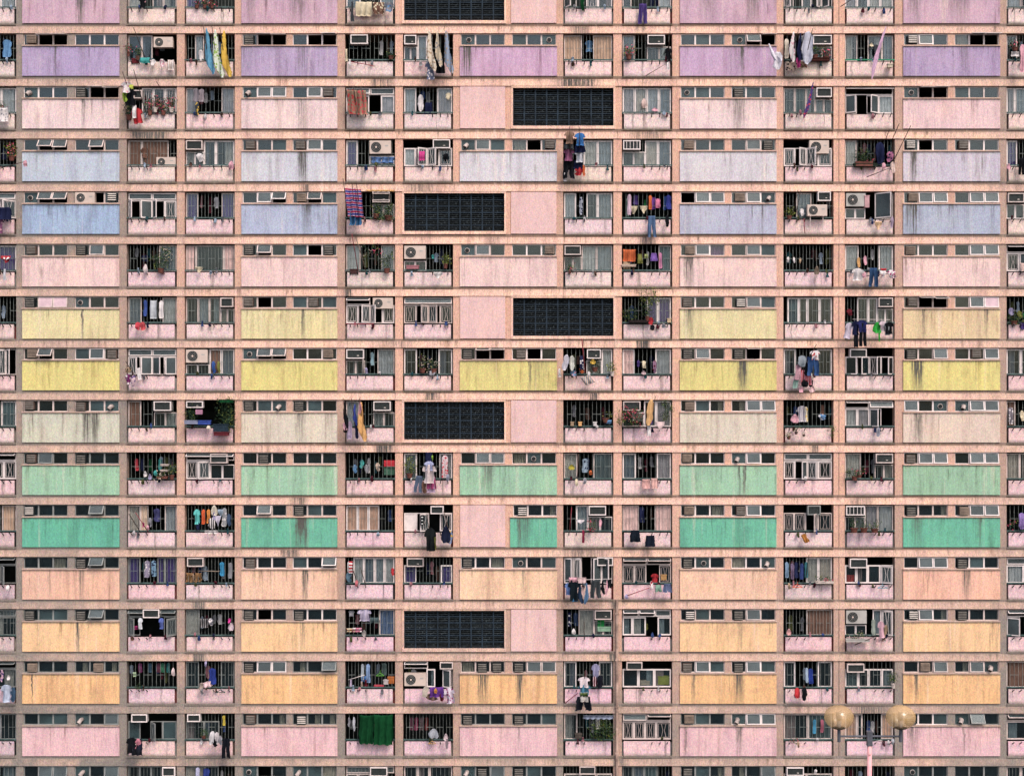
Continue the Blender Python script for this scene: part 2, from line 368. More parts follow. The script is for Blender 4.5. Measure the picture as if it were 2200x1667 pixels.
DRIP = {'B0': [(173, 11, .9)], 'E0': [(540, 12, .4), (640, 20, .5)], 'K0': [(1615, 14, .6), (1520, 20, .3)], 'N0': [(1965, 14, .5), (2060, 25, .4)], 'B1': [(119, 3, .6), (178, 10, .2)], 'B2': [(180, 5, .6)], 'E2': [(648, 12, .45)], 'E3': [(650, 12, 1.0)],
        'H1': [(1004, 13, 1.0)], 'K1': [(1594, 4, .7), (1580, 16, .3)], 'N1': [(2070, 12, .35)], 'E1': [(650, 14, .4), (530, 16, .3)], 'E4': [(660, 10, .7)], 'K2': [(1588, 16, .6)], 'N3': [(1962, 7, 1.0)], 'N4': [(1964, 6, 1.1), (1955, 14, .6)], 'K5': [(1480, 12, .9)],
        'B6': [(178, 3, .9)], 'E6': [(652, 5, .7)], 'K6': [(1480, 12, .6)], 'N6': [(1984, 4, .6), (2118, 5, .6)], 'K7': [(1595, 9, 1.1), (1594, 20, .3)], 'N7': [(1970, 15, .9), (1978, 3, .6)], 'B8': [(186, 9, .9), (204, 9, .9)],
        'E8': [(645, 14, .45)], 'N8': [(1972, 10, .8)], 'H7': [(1138, 4, .8), (1160, 20, .4)], 'B9': [(180, 8, .4)], 'H9': [(1050, 14, .5)], 'K9': [(1588, 3, .7), (1599, 4, .9)], 'E10': [(648, 15, 1.3)], 'H10': [(1116, 6, .8), (1130, 10, .6)],
        'B11': [(176, 7, .6)], 'E11': [(656, 7, .9)], 'H11': [(1124, 5, .4)], 'B12': [(168, 4, .9)], 'E12': [(650, 6, .5)], 'K12': [(1590, 6, .4)], 'B13': [(70, 2, .9)], 'H13': [(1038, 14, .9), (1116, 9, 1.0)],
        'K13': [(1489, 5, .7), (1588, 12, .7)], 'H14': [(1115, 3, .4)], 'K14': [(1473, 3, .7), (1588, 8, .7)], 'N14': [(1960, 12, .5), (2070, 3, .6)], 'N10': [(1970, 12, .5), (2105, 5, .6)], 'N13': [(1968, 5, .7)], 'N11': [(2075, 10, .7)], 'K10': []}
BLOCKROWS_L = (0, 4, 8, 12); BLOCKROWS_R = (2, 6)

bld = empty('apartment_building', (0, 0, -23))
tag(bld, 'pastel concrete apartment block with rows of painted panels and barred balconies', 'building')
BZ = 23.0
def part(mb, name, px, py, o=0.0, smooth=False):
    """add as a part of the building; mb is modelled about the world point W0(px,py)"""
    return mb.obj(name, bld, ((px - 1100) / PXM, -o, (833.5 - py) / PXM + BZ), smooth)
def wx(px): return (px - 1100) / PXM
def wz(py): return (833.5 - py) / PXM
def loc_b(px, py, o=0): return (wx(px), -o, wz(py) + BZ)

# ------------------------------------------------------------------ setting + structure of the block
g = MB(); g.quad([(-600, -300, -23), (600, -300, -23), (600, 300, -23), (-600, 300, -23)], MT['ground'])
go = g.obj('ground'); go['kind'] = 'structure'

BEAMD = {2: [(820, 30, .6), (1240, 50, .8)], 3: [(322, 52, .9), (1390, 45, .5)], 4: [(655, 14, .6), (905, 40, .5)], 5: [(1060, 20, .3)], 6: [(748, 9, 1.0), (1385, 20, .4)], 7: [(1380, 16, 1.1), (850, 50, .3)], 8: [(928, 18, .8), (1275, 12, .9)],
         9: [(825, 22, .9), (1750, 14, .6)], 10: [(1850, 30, .4)], 11: [(1260, 60, .5)], 12: [(428, 14, 1.0), (1318, 8, .8)], 13: [(428, 14, .9), (1318, 10, .9)], 14: [(1870, 45, .7), (400, 40, .4)], 15: [(430, 60, .5), (1330, 20, .6)]}
XL, XR = -420, 2620
for r in range(16):
    y0, y1 = YT[r], YN[r]
    b = MB(); hb = 14.2
    b.box(wx(XL), wx(XR), -0.055, 0.30, -u(hb), 0, MT['beam'])
    o = part(b, 'floor_beam', 1100, y0 - hb); o['grey'] = 0.0
    bd = BEAMD.get(r, [])
    bd = bd + [(random.Random(r * 7 + 3).uniform(60, 2140), 22, .6)]
    for i, nm in enumerate(('drip', 'drip2')): o[nm] = (u(bd[i][0] - 1100), u(bd[i][1]), bd[i][2]) if i < len(bd) else (99.0, .1, 0.0)
    s_ = MB(); s_.box(wx(XL), wx(XR), 0.0, 3.4, -u(y1 - hb - (y0 + 92)), 0, MT['slab'])
    o = part(s_, 'slab_edge', 1100, y0 + 92); o['grey'] = 0.12
# storey above the picture and wall below
t = MB(); t.box(wx(XL), wx(XR), 0.0, 0.3, 0, 3.0, MT['pier']); part(t, 'roof_parapet', 1100, YT[0] - 14.3)
t = MB(); t.box(wx(XL), wx(XR), 0.0, 0.3, -0.9, 0, MT['pier']); part(t, 'base_wall', 1100, 1756)
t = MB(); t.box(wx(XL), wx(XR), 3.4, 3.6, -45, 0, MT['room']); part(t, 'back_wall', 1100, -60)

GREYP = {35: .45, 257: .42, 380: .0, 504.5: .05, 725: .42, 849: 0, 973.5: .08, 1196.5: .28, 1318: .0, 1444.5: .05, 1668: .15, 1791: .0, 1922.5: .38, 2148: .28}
EDGES = [(35, 48.5), (257, 272), (380, 396.5), (504.5, 519), (725, 741), (849, 865.5), (973.5, 988), (1196.5, 1210), (1318, 1336), (1444.5, 1460.5), (1668, 1683), (1791, 1815), (1922.5, 1940), (2148, 2162.5)]
rg = random.Random(5)
for r in range(16):
    y0 = YT[r]
    for (a, c) in EDGES:
        if a == 973.5 and r in BLOCKROWS_L: continue
        if a == 1196.5 and r in BLOCKROWS_R: continue
        h = u(92)
        p = MB()
        w = u(c - a) / 2
        if a == 1791:
            p.box(-w, -0.03, 0, .5, -h, 0, MT['pier']); p.box(0.0, w, 0, .5, -h, 0, MT['pier']); p.box(-0.03, 0.0, 0.03, .4, -h, 0, MT['dark'])
        else: p.box(-w, w, 0, 0.5, -h, 0, MT['pier'])
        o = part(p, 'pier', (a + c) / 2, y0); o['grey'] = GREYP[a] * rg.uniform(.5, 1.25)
    # party walls inside
for (a, c) in EDGES:
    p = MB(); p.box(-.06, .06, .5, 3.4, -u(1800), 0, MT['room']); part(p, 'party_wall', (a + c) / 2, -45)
for sx in (0, 1):
    p = MB(); a, c = ((XL, -73) if sx == 0 else (2270.5, XR))
    p.box(wx(a) - wx((a + c) / 2), wx(c) - wx((a + c) / 2), 0.0, .5, -u(1800), 0, MT['pier'])
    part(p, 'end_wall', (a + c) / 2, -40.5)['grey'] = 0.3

# ------------------------------------------------------------------ screens of pierced blocks
def block_mesh():
    def f():
        b = MB(); w, h = u(23.9), u(13.7)
        b.frame(-w / 2, w / 2, -h / 2, h / 2, u(1.15), -0.0, 0.14, MT['navy'])
        b.box(-w / 2, -w / 2 + u(1.9), -.012, .0, -h / 2, h / 2, MT['navy'])
        for k, zf in enumerate((-h / 6, h / 6)):
            b.box(-w / 2 + u(1.5), w / 2 - u(1.5), 0.05, 0.14, zf - .008, zf + .008, MT['navy2'])
        for k, (xf, z0, z1) in enumerate(((-w * .18, h / 6, h / 2), (w * .15, -h / 6, h / 6), (-w * .12, -h / 2, -h / 6), (w * .28, h / 6, h / 2 ))):
            b.box(xf - .009, xf + .009, 0.051, 0.14, z0 + .012, z1 - .012, MT['navy2'])
        return b.mesh('breeze_block')
    return cached('bb', f)
def screen(x0, x1, r):
    y0 = YT[r]
    yt, yb = y0 + 4, y0 + 85.5
    fr = MB(); cx = (x0 + x1) / 2; hw = u(x1 - x0) / 2; ht = u(92)
    # surround
    fr.box(-hw - u(4), hw + u(4), -0.04, .5, -u(4), -0.001, MT['beam'])
    fr.box(-hw - u(4), hw + u(4), -0.06, .5, -ht, -u(85.5), MT['beam'])
    fr.box(-hw - u(4), -hw, -0.03, .5, -u(85.5), -u(4), MT['beam']); fr.box(hw, hw + u(4), -0.03, .5, -u(85.5), -u(4), MT['beam'])
    part(fr, 'screen_surround', cx, y0)
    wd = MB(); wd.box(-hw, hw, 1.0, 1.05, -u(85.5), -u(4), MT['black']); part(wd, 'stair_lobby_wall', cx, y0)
    me = block_mesh(); nx = 9; ny = 6
    if r == 0:
        b = MB(); src = me
        for i in range(nx):
            for j in range(ny):
                ox = u(x0 + (i + .5) * (x1 - x0) / nx - cx); oz = -u(4 + (j + .5) * 81.5 / ny)
                n = len(b.v); b.v += [(v.co.x + ox, v.co.y, v.co.z + oz) for v in src.vertices]
                for m in src.materials: b.m(m)
                for pl in src.polygons: b.f.append([n + q for q in pl.vertices]); b.mi.append(pl.material_index)
        o = b.obj('breeze_block_screen', bld, loc_b(cx, y0, -0.12)); o['kind'] = 'stuff'
        return
    for i in range(nx):
        for j in range(ny):
            mk('breeze_block', me, bld, loc_b(x0 + (i + .5) * (x1 - x0) / nx, yt + (j + .5) * (yb - yt) / ny, -0.12))
for r in BLOCKROWS_L: screen(868, 1083.5, r)
for r in BLOCKROWS_R: screen(1102, 1318, r)
# filler piers beside the screens
for r in range(16):
    y0 = YT[r]
    def filler(a, c):
        p = MB(); w = u(c - a) / 2; p.box(-w, w, 0, .5, -u(92), 0, MT['pier']); part(p, 'pier', (a + c) / 2, y0)['grey'] = .05
    if r in BLOCKROWS_L: filler(1087.6, 1097)
    if r in BLOCKROWS_R: filler(1087.5, 1097.8); filler(1322.05, 1336) if False else None
    if r == 10: filler(1085.5, 1096)

def pinkpanel(x0, x1, r):
    p = MB(); w = u(x1 - x0) / 2
    p.box(-w, w, -0.05, .3, -u(91), -u(1.5), MT['pinkpanel'])
    o = part(p, 'plain_wall_panel', (x0 + x1) / 2, YT[r]); o['paint'] = alb(240, 202, 198, .72) + (1.0,); o['label'] = 'blank pale pink wall panel'
    b = MB(); b.box(-w - u(2), w + u(2), 0.0, .3, -u(92), -0.0, MT['pier']); part(b, 'panel_backing', (x0 + x1) / 2, YT[r], -0.02)['grey'] = .05
for r in BLOCKROWS_L: pinkpanel(1098, 1195.5, r)
for r in (2, 6, 10): pinkpanel(988.5, 1085.5, r)

# ------------------------------------------------------------------ wide panels with strip windows
AC_ORD = ('first', 'second', 'third')
def shirtless(): pass
def vent_box(kind, px, py, w, h, lab):
    """louvred back of a room air conditioner sitting in a window light"""
    body = {'v': MT['acbrown'], 'V': MT['black'], 'w': MT['dark'], 't': MT['actan']}[kind]
    sl = {'v': MT['slat_dim'], 'V': MT['slat_dim'], 'w': MT['slat_light'], 't': MT['actan']}[kind]
    e = empty('air_conditioner', W(px + w / 2, py + h, 0.0))
    W_, H_ = u(w), u(h)
    b = MB(); b.box(-W_ / 2, W_ / 2, -0.10, 0.35, 0, H_, body); b.obj('housing', e)
    s = MB(); n = 5 if kind != 'w' else 4
    for i in range(n):
        z = H_ * (i + .55) / n
        s.box(-W_ / 2 + .03, W_ / 2 - .03, -0.135, -0.10, z - .022, z + .022 if kind == 'w' else z + .012, sl)
    so = s.obj('louvre', e); so['kind'] = 'stuff'
    tag(e, lab, 'air conditioner', 'louvred air conditioners in the strip windows')

def duct(px, py, lab, fan=False):
    if fan:
        e = empty('exhaust_fan', W(px, py, -0.05)); b = MB()
        b.tube((0, -0.02, 0), (0, 0.05, 0), u(5.4), MT['fr_mid'], 16); b.obj('rim', e)
        b = MB(); b.tube((0, -0.04, 0), (0, -0.02, 0), u(4.5), MT['black'], 16)
        for k in range(4):
            a = k * math.pi / 2 + .4
            b.box(-.012, .012, -.055, -.045, 0, u(4.2), MT['dark'], Matrix.Rotation(a, 4, 'Y'))
        b.obj('blades', e); tag(e, lab, 'exhaust fan', 'exhaust fans in the strip windows')
    else:
        e = empty('exhaust_duct', W(px, py, 0.0)); b = MB()
        b.tube((0, 0.15, .02), (0, -0.12, .03), u(4.2), MT['duct'], 12)
        b.tube((0, -0.12, .03), (-.10, -0.22, -.12), u(4.2), MT['duct'], 12, u(4.6)); b.obj('elbow', e)
        b = MB(); b.tube((-.101, -.221, -.122), (-.106, -.226, -.129), u(3.7), MT['black'], 12); b.obj('mouth', e)
        tag(e, lab, 'exhaust duct', 'exhaust ducts in the strip windows')

def sash_mesh(w, h, frm, gm, t=2.0):
    def f():
        b = MB(); b.frame(-w / 2, w / 2, -h, 0, u(t), -0.03, 0.0, frm)
        b.box(-w / 2 + u(t), w / 2 - u(t), -0.018, -0.012, -h + u(t), -u(t), gm); return b.mesh('awning_sash')
    return cached(('sash', round(w, 3), round(h, 3), frm.name, gm.name, t), f)
def curtain_obj(px0, px1, py0, py1, o, rgb, lab, pat=None, name='curtain'):
    w, h = u(px1 - px0), u(py1 - py0); n = max(4, int(w / .05)); b = MB(); m = fabric(rgb, pat)
    rr = random.Random(zlib.crc32(lab.encode())); ph = rr.random() * 6
    xs = [-w / 2 + w * i / n for i in range(n + 1)]; ys = [0.03 * math.sin(i * 2.1 + ph) for i in range(n + 1)]
    for i in range(n):
        b.quad([(xs[i], ys[i], -h), (xs[i + 1], ys[i + 1], -h), (xs[i + 1], ys[i + 1] * .5, 0), (xs[i], ys[i] * .5, 0)], m)
    oo = b.obj(name, None, W((px0 + px1) / 2, py0, o)); tag(oo, lab, 'curtain', 'curtains behind the windows')

def strip_window(x0, x1, y, code, side, col, r, frm):
    """y = top of the opening; three lights"""
    hgt = 24.5
    white = code.endswith('+'); code = code.rstrip('+')
    F = MT['fr_white'] if white else frm
    cx = (x0 + x1) / 2; w = u(x1 - x0)
    def f():
        b = MB(); b.frame(-w / 2, w / 2, -u(hgt), 0, u(1.6), 0.06, 0.13, F)
        for k in (1, 2):
            xx = -w / 2 + w * k / 3
            b.box(xx - u(1.7), xx + u(1.7), 0.062, 0.129, -u(hgt - 1.6), -u(1.6), F)
        return b.mesh('strip_window')
    win = mk('strip_window', cached(('strip', round(w, 3), F.name), f), bld, loc_b(cx, y))
    lw = (x1 - x0) / 3
    rr = random.Random(zlib.crc32(f'{col}{r}{side}'.encode()))
    for k, ch in enumerate(code):
        lx0, lx1 = x0 + k * lw + 1.7, x0 + (k + 1) * lw - 1.7
        lcx = (lx0 + lx1) / 2
        where = f'{side} of {PANN[col]}, {ROWN[r]}'
        pw, ph = u(lx1 - lx0), u(hgt - 3.2)
        loc = (u(lcx - cx), 0.09, -u(1.6))
        gm = MT['glass']
        pane = lambda m=gm: mk('pane', cached(('pane', round(pw, 3), round(ph, 3), m.name), lambda: boxmesh('pane', pw, ph, m)), win, loc)
        if ch in '.c*C':
            pane(MT['frost'] if (ch == '.' and rr.random() < .20) else MT['glass'])
            if ch == 'c':
                curtain_obj(lcx + (1 if rr.random() < .6 else -12), lcx + 12, y + 3, y + hgt - 2, -0.3, (206, 200, 180), f'narrow pale curtain in {AC_ORD[k]} light, {where}')
            elif ch == 'C':
                curtain_obj(lx0, lx1, y + 2, y + hgt - 1, -0.25, (236, 226, 206), f'full pale curtain in {AC_ORD[k]} light, {where}')
            elif ch == '*':
                curtain_obj(lx0, lx1, y + 2, y + hgt - 1, -0.25, (170, 110, 180), f'purple curtain in {AC_ORD[k]} light, {where}')
        elif ch in 'oOXW':
            ang = {'o': rr.uniform(8, 14), 'O': rr.uniform(34, 44), 'X': rr.uniform(76, 86), 'W': 10}[ch]
            sm = sash_mesh(u(lx1 - lx0 + 2.4), u(hgt - 1.5), F, MT['pinkboard'] if ch == 'W' else MT['sashglass'])
            o = mk('awning_sash', sm, win, (u(lcx - cx), 0.055, -u(0.6))); o.rotation_euler = (R(-ang), 0, 0)
        elif ch == 's':
            pass
        elif ch in 'vVwt':
            pane(MT['glass']); off = rr.choice((2, 6, 8)) if ch != 'V' else 3
            hh = 17 if ch != 'V' else 19
            desc = {'v': 'brown louvred air conditioner', 'V': 'black louvred air conditioner', 'w': 'white slatted air conditioner', 't': 'tan louvred air conditioner'}[ch]
            if ch == 'v' and rr.random() < .4: ch = 't'; desc = 'tan louvred air conditioner'
            vent_box(ch, lx0 + off, y + 3 + rr.uniform(0, 2), 20, hh, f'{desc} in {AC_ORD[k]} light, {where}')
        elif ch == 'f':
            pane(MT['frost']); duct(lcx + rr.uniform(-4, 4), y + 13, f'round exhaust fan in {AC_ORD[k]} light, {where}', True)
        elif ch == 'p':
            pane(MT['frost']); duct(lcx + rr.uniform(-3, 3), y + 14, f'elbow exhaust duct in {AC_ORD[k]} light, {where}')
        elif ch == 'F':
            outdoor_unit(lx0 - 1, y + 1, 42, 23, f'fan unit filling {AC_ORD[k]} light, {where}', o=0.05)
def boxmesh(name, w, h, m):
    b = MB(); b.box(-w / 2, w / 2, -.003, .003, -h, 0, m); return b.mesh(name)

def outdoor_unit(px, py, w, h, lab, o=0.1, dark=False, bracket=False):
    e = empty('outdoor_unit', W(px + w / 2, py + h, o)); Wd, H = u(w), u(h)
    body = MT['acgrey'] if dark else MT['acbody']
    b = MB(); b.box(-Wd / 2, Wd / 2, 0, 0.32, 0, H, body)
    b.obj('housing', e)
    rad = H * .40; cx_ = -Wd / 2 + rad + .07; b = MB()
    b.tube((cx_, -.012, H / 2), (cx_, .001, H / 2), rad, MT['black'], 20)
    b.obj('fan_opening', e)
    b = MB()
    for rr_ in (rad * .97, rad * .72, rad * .46):
        n = 20
        for j in range(n):
            a0, a1 = 2 * math.pi * j / n, 2 * math.pi * (j + 1) / n
            b.tube((cx_ + math.cos(a0) * rr_, -.02, H / 2 + math.sin(a0) * rr_), (cx_ + math.cos(a1) * rr_, -.02, H / 2 + math.sin(a1) * rr_), .005, MT['acgrey'], 4, cap=False)
    b.tube((cx_, -.03, H / 2), (cx_, -.012, H / 2), rad * .2, MT['acbody'], 12)
    for j in range(5):
        a = j * 1.2566
        b.box(-.02, .02, -.016, -.013, rad * .2, rad * .9, MT['dark'], Matrix.Translation((cx_, 0, H / 2)) @ Matrix.Rotation(a, 4, 'Y'))
    b.obj('fan_guard', e)
    b = MB(); b.box(Wd * .22, Wd * .38, -.006, -.001, H * .55, H * .66, MT['acgrey']); b.obj('badge', e)
    if bracket:
        for sx in (-.35, .3):
            b = MB(); b.box(Wd * sx - .015, Wd * sx + .015, .05, .09, -.75, 0, MT['fr_mid']); b.box(Wd * sx - .015, Wd * sx + .015, -.02, .35, -.04, -.001, MT['fr_mid']); b.obj('bracket', e)
    tag(e, lab, 'air conditioner', 'split air conditioner outdoor units')

STRIPS = {
 0: dict(B='... ...', E='... ...', K='... ...', N='... ...'),
 1: dict(B='vXX ...+', E='VXX .sX+', H='f.. ..f', K='...+ fOX', N='wo.+ cXX+'),
 2: dict(B='p..+ VXX', E='poo+ .ov+', K='f..+ V..+', N='fXX ...'),
 3: dict(B='.OO .O.', E='v.. vo+', H='po. csv', K='t.. .oV', N='ws.+ v..+'),
 4: dict(B='fOO Fs s', E='.oO+ tO.', K='soo+ top+', N='voo+ .oo+'),
 5: dict(B='v.. Vo.', E='VO. .sV+', H='fo. ..t+', K='to*+ .o.', N='t..+ .oo+'),
 6: dict(B='VWW f..', E='vs. .v.', K='v..+ wo.', N='vXX .oW+'),
 7: dict(B='vO. .ov+', E='fOO ..t+', H='VXX vs.+', K='Vo. VX.', N='V.o .vo+'),
 8: dict(B='v.. v.p', E='V.p V..', K='t.c+ coo+', N='o.f+ poo+'),
 9: dict(B='vo. V..', E='.V. ...', H='.oo cf.', K='t..+ po.+', N='voo+ .oo+'),
 10: dict(B='w.. .O.', E='.O. V..', H='wXX', K='t.c+ vo.+', N='V.c too+'),
 11: dict(B='..c VO.', E='v..+ ..O+', H='V.c+ f..', K='Vf.+ C.p+', N='.oo+ V..+'),
 12: dict(B='V.. VO.', E='Vs. V..+', K='w.. Vo.', N='woc+ V..'),
 13: dict(B='v.. ctc', E='Voo+ c.O', H='cVV Voo', K='vo.+ Vo.+', N='.vo cop'),
 14: dict(B='... p.o', E='v.c wcc', H='V.. V..', K='v.. poo+', N='V..+ pO.'),
 15: dict(B='.oo p.o', E='fs. p.C', H='pVo V..', K='V.c c.o', N='f.. ...')}
GREYF = lambda r, c: MT['fr_grey'] if (c == 'B' and r >= 9) or (c == 'E' and r >= 13) or r >= 14 else MT['fr_mid']
for r in range(16):
    for c, (x0, x1) in WIDE.items():
        y0 = YT[r]
        if c == 'H' and (r in BLOCKROWS_L or r in BLOCKROWS_R): continue
        px0 = x0
        if c == 'H' and r == 10: px0 = 1096.0
        cx = (px0 + x1) / 2; hw = u(x1 - px0) / 2
        p = MB(); p.box(-hw, hw, -0.065, 0.12, -u(63.5), 0, MT['panel'])
        o = part(p, 'spandrel_panel', cx, y0 + 28.0)
        pc = PCX.get(c + str(r), PCOL[r]); gy = sum(pc) / 3 * .35 + 226 * .65; pc = [q * .83 + gy * .17 + d_ for q, d_ in zip(pc, (2, 0, 0))]; o['paint'] = alb(*pc, .76) + (1.0,); o['label'] = PNAME[r] + ' painted panel below strip windows'
        dr = DRIP.get(c + str(r), [])
        for i, nm in enumerate(('drip', 'drip2')):
            o[nm] = (u(dr[i][0] - cx), u(dr[i][1]), dr[i][2]) if i < len(dr) else (99.0, 0.1, 0.0)
        sl = MB(); sl.box(-hw - .01, hw + .01, -0.115, 0.12, -u(2.6), 0, MT['ledge']); so = mk('sill', sl.mesh('sill'), o, (0, 0, u(2.62)))
        # wall round the two strips
        wm = MB(); zt, zb = -0.0, -u(25.4)
        half = [(x0 + 2, x0 + 96.5), (x1 - 96.5, x1 - 1.5)] if px0 == x0 else [(1102.5, x1)]
        xs = [px0] + [q for h in half for q in h] + [x1]
        for i in range(0, len(xs), 2):
            if xs[i + 1] - xs[i] > .2: wm.box(u(xs[i] - cx), u(xs[i + 1] - cx), 0.005, 0.30, zb, zt, MT['pier'])
        wo = part(wm, 'window_pier', cx, y0); wo['grey'] = .30 if c in 'BE' else .12
        code = STRIPS[r].get(c, '... ...')
        if r == 4 and c == 'B': code = 'fOO Fsw'
        if r == 3 and c == 'E': code = 'v.. vo.+'
        if r == 10 and c == 'H': code = 'w.c+'
        codes = code.split()
        for hcell, cd, side in zip(half, codes, ('left', 'right')):
            strip_window(hcell[0], hcell[1], y0 + 1.0, cd, side, c, r, GREYF(r, c))

# ------------------------------------------------------------------ balconies
# lights: g glass, c curtained, d open, k/K casement swung out (hinge left/right), z patterned grille pane, v purple curtain, b board,
# a hood over small lights, u outdoor unit over small lights, n pink curtain, w white sheet pane, y brown curtain
CELLS = {
 0: dict(A='c36 g36 c36|w', C='c32 d20 g24 g28', D='v40 d68', F='c30 d40 c30|w', I='k26 d20 z24 g30|w', J='g20 d60 c28', L='k22 d18 g22 K22 k24|w', M='c26 g26 c26 c28|w', O='c30 k30 g40'),
 1: dict(A='c30 d78', C='g30 g24 d54|-', D='d20 c20 d68', F='d30 d78', G='a30 c22 d56|w', I='b40 d25 b43', J='c24 d24 a48', L='d30 g26 a40|w', M='g26 d22 g30 c24|G', O='g24 d84'),
 2: dict(A='d40 c34 c34|w', C='d28 z24 g24 z24|w', D='c24 d52 c28', F='T2 c22 g22 d22 c26|w-', G='c26 d44 c32|w', J='c25 c25 c25 c25|w', L='g24 g24 g20 a36', M='T1 k24 d20 K24 c30|w-', O='c16 c34 g40|w'),
 3: dict(A='g50 d58', C='y30 y60 d18', D='a38 g26 g40|w', F='v24 d24 u52|w', G='T1 c24 K24 k24 z28|w-', I='d42 c30 c32|w', J='e48 c28 c28|w', L='u? ', M='c26 d82', O='v24 d84|w'),
 4: dict(A='T2 k36 d36 K36|w-', C='T2 k26 K26 k26 z26|w-', D='v26 d50 v28', F='d54 a46', I='c26 d24 T1c22 c30|w', J='d108', L='d28 c34 d46', M='u44 d20 k40|w-', O='a38 k30 g36|w-'),
 5: dict(A='g50 v54|w', C='d66 c38', D='n22 g62 n24', F='c32 d46 c30', G='u50 d58|w', I='a38 c32 c34', J='d80 f28', L='d108|R', M='c30 d44 c32|w', O='T1 z24 k26 z40|w-'),
 6: dict(A='v30 d78', C='c28 d44 c30', D='g26 c24 g24 a30', F='T2 z25 K25 k25 z25|w-', G='T1 z26 K26 k26 z26|-', J='d28 d24 v24 v28|w', L='d8 g24 g18 g26 g26|w', M='d26 g24 g20 a34|w', O='d108'),
 7: dict(A='c60 K24 k22|w-', C='T2 k26 K26 k26 K26|w-', D='u50 y26 c28|w', F='a40 d26 c36', G='g28 d46 g30|w', I='d50 a34 c24|w', J='n26 d44 c34|w', L='g26 d46 g32|w', M='a2 k26 K26 k26 K26|wD-', O='g30 g30 g40|w'),
 8: dict(A='d74 g34|w', C='y26 d26 a46', D='d108|-', F='c26 d30 a44', I='d108', J='a46 g26 c32|w-', L='d108', M='T2 c27 c27 k26 d26|w-', O='y20 d88'),
 9: dict(A='T2 k50 z30 z28|w-', C='d108', D='T1 z24 K26 a50|w-', F='d108', G='c28 d48 c28|w', I='c28 d34 f40', J='c30 d46 c32|w', L='T2 z24 K26 k24 z30|w-', M='c34 d30 a40', O='c28 g34 g40'),
 10: dict(A='d76 b32', C='c26 b18 d36 c26', D='d108', F='b26 b24 b24 d34|w', G='T1 w26 K26 d22 z26|w-', I='d26 c26 a52|w', J='n36 d34 n36', L='T1 z22 z24 K26 z30|-', M='e44 c28 c34', O='d108'),
 11: dict(A='T2 k40 K34 k34|-', C='v26 d38 v16 v26', D='d108', F='d16 c24 c24 c22 c22|w', G='A1 v28 d54 v26|w', I='k20 k20 d20 K24 k24|w-', J='T2 z26 z26 d28 z26|-', L='d50 c28 c30|w', M='A1 q25 g25 g28 k28|w-', O='T1 c38 g34 g34|w-'),
 12: dict(A='T2 g54 g54|', C='T3 k26 d26 d26 K28|-', D='c30 d78', F='d74 h34', I='d32 c34 a40', J='T3 g22 g30 d26 g30|w-', L='d50 y56', M='u48 d14 c20 k26|w-', O='T2 k30 d40 g38|w-'),
 13: dict(A='T1 g54 g54|-', C='d108', D='g28 d48 g30', F='d108', G='T2 d50 g20 d16 k22|w-', I='g28 d50 g30|w', J='A2 g34 g34 g36|w-', L='g26 d50 g32|w', M='A1 g28 g22 g28 g24|w', O='y100'),
 14: dict(A='g36 g36 g36', C='A1 g24 d20 k24 f28|-', D='A1 g40 g34 d34|', F='d108', G='d108', I='g30 d78|w', J='T2 z24 z24 z24 z32|w-', L='g50 g50|w', M='b26 g12 d40 b26|w', O='T1 g54 g54|w-'),
 15: dict(A='g50 g58', C='g24 g24 g24 a30', D='c40 g30 d34', F='T1 g24 g24 a50|w', G='q30 g26 g50|w', I='a2 g36 g36 g36|w', J='g24 c24 g30 d30', L='a2 g50 g54|w', M='d108', O='g30 g70|w')}
CELLS[3]['L'] = 'T1 z24 K24 k26 z30|w-'; CELLS[4]['I'] = 'c26 d22 g24 c32|w'
HOODS = {  # extra hoods and outdoor units in photo pixels: kind, x, y, w, h
 'C1': [('u', 330, 80, 41, 22)], 'F1': [('h', 753, 75, 37, 20)], 'C2': [('h', 287, 194, 18, 18)], 'C3': [('u', 336, 338, 41, 20)], 'G3': [('h', 930, 300, 37, 19)], 'L3': [('u', 1739, 302, 42, 28)],
 'F4': [], 'L4': [('h', 1757, 412, 28, 20), ('ub', 1735, 440, 42, 24)], 'F6': [('u', 801, 640, 43, 23)], 'M6': [], 'M7': [('h', 1826, 750, 36, 18)], 'G10': [('h', 925, 1087, 28, 17)], 'L10': [('hd', 1735, 1086, 28, 20)],
 'G11': [('h', 874, 1199, 36, 18)], 'I11': [('h', 1283, 1197, 34, 18)], 'M11': [('h', 1826, 1200, 37, 20)], 'C12': [('h', 307, 1309, 35, 18)], 'G13': [('h', 945, 1422, 28, 15), ('u', 869, 1446, 46, 27)], 'J13': [('h', 1346, 1422, 34, 17)],
 'M13': [('h', 1820, 1426, 37, 18)], 'C14': [('h', 282, 1534, 34, 17)], 'D14': [('h', 402, 1534, 28, 16)], 'I15': [('h', 1245, 1646, 34, 17)], 'L15': [('h', 1690, 1648, 37, 18)], 'D11': [('h', 402, 1198, 35, 19)], 'I7': [], 'D8': [('h', 400, 862, 36, 14)]}

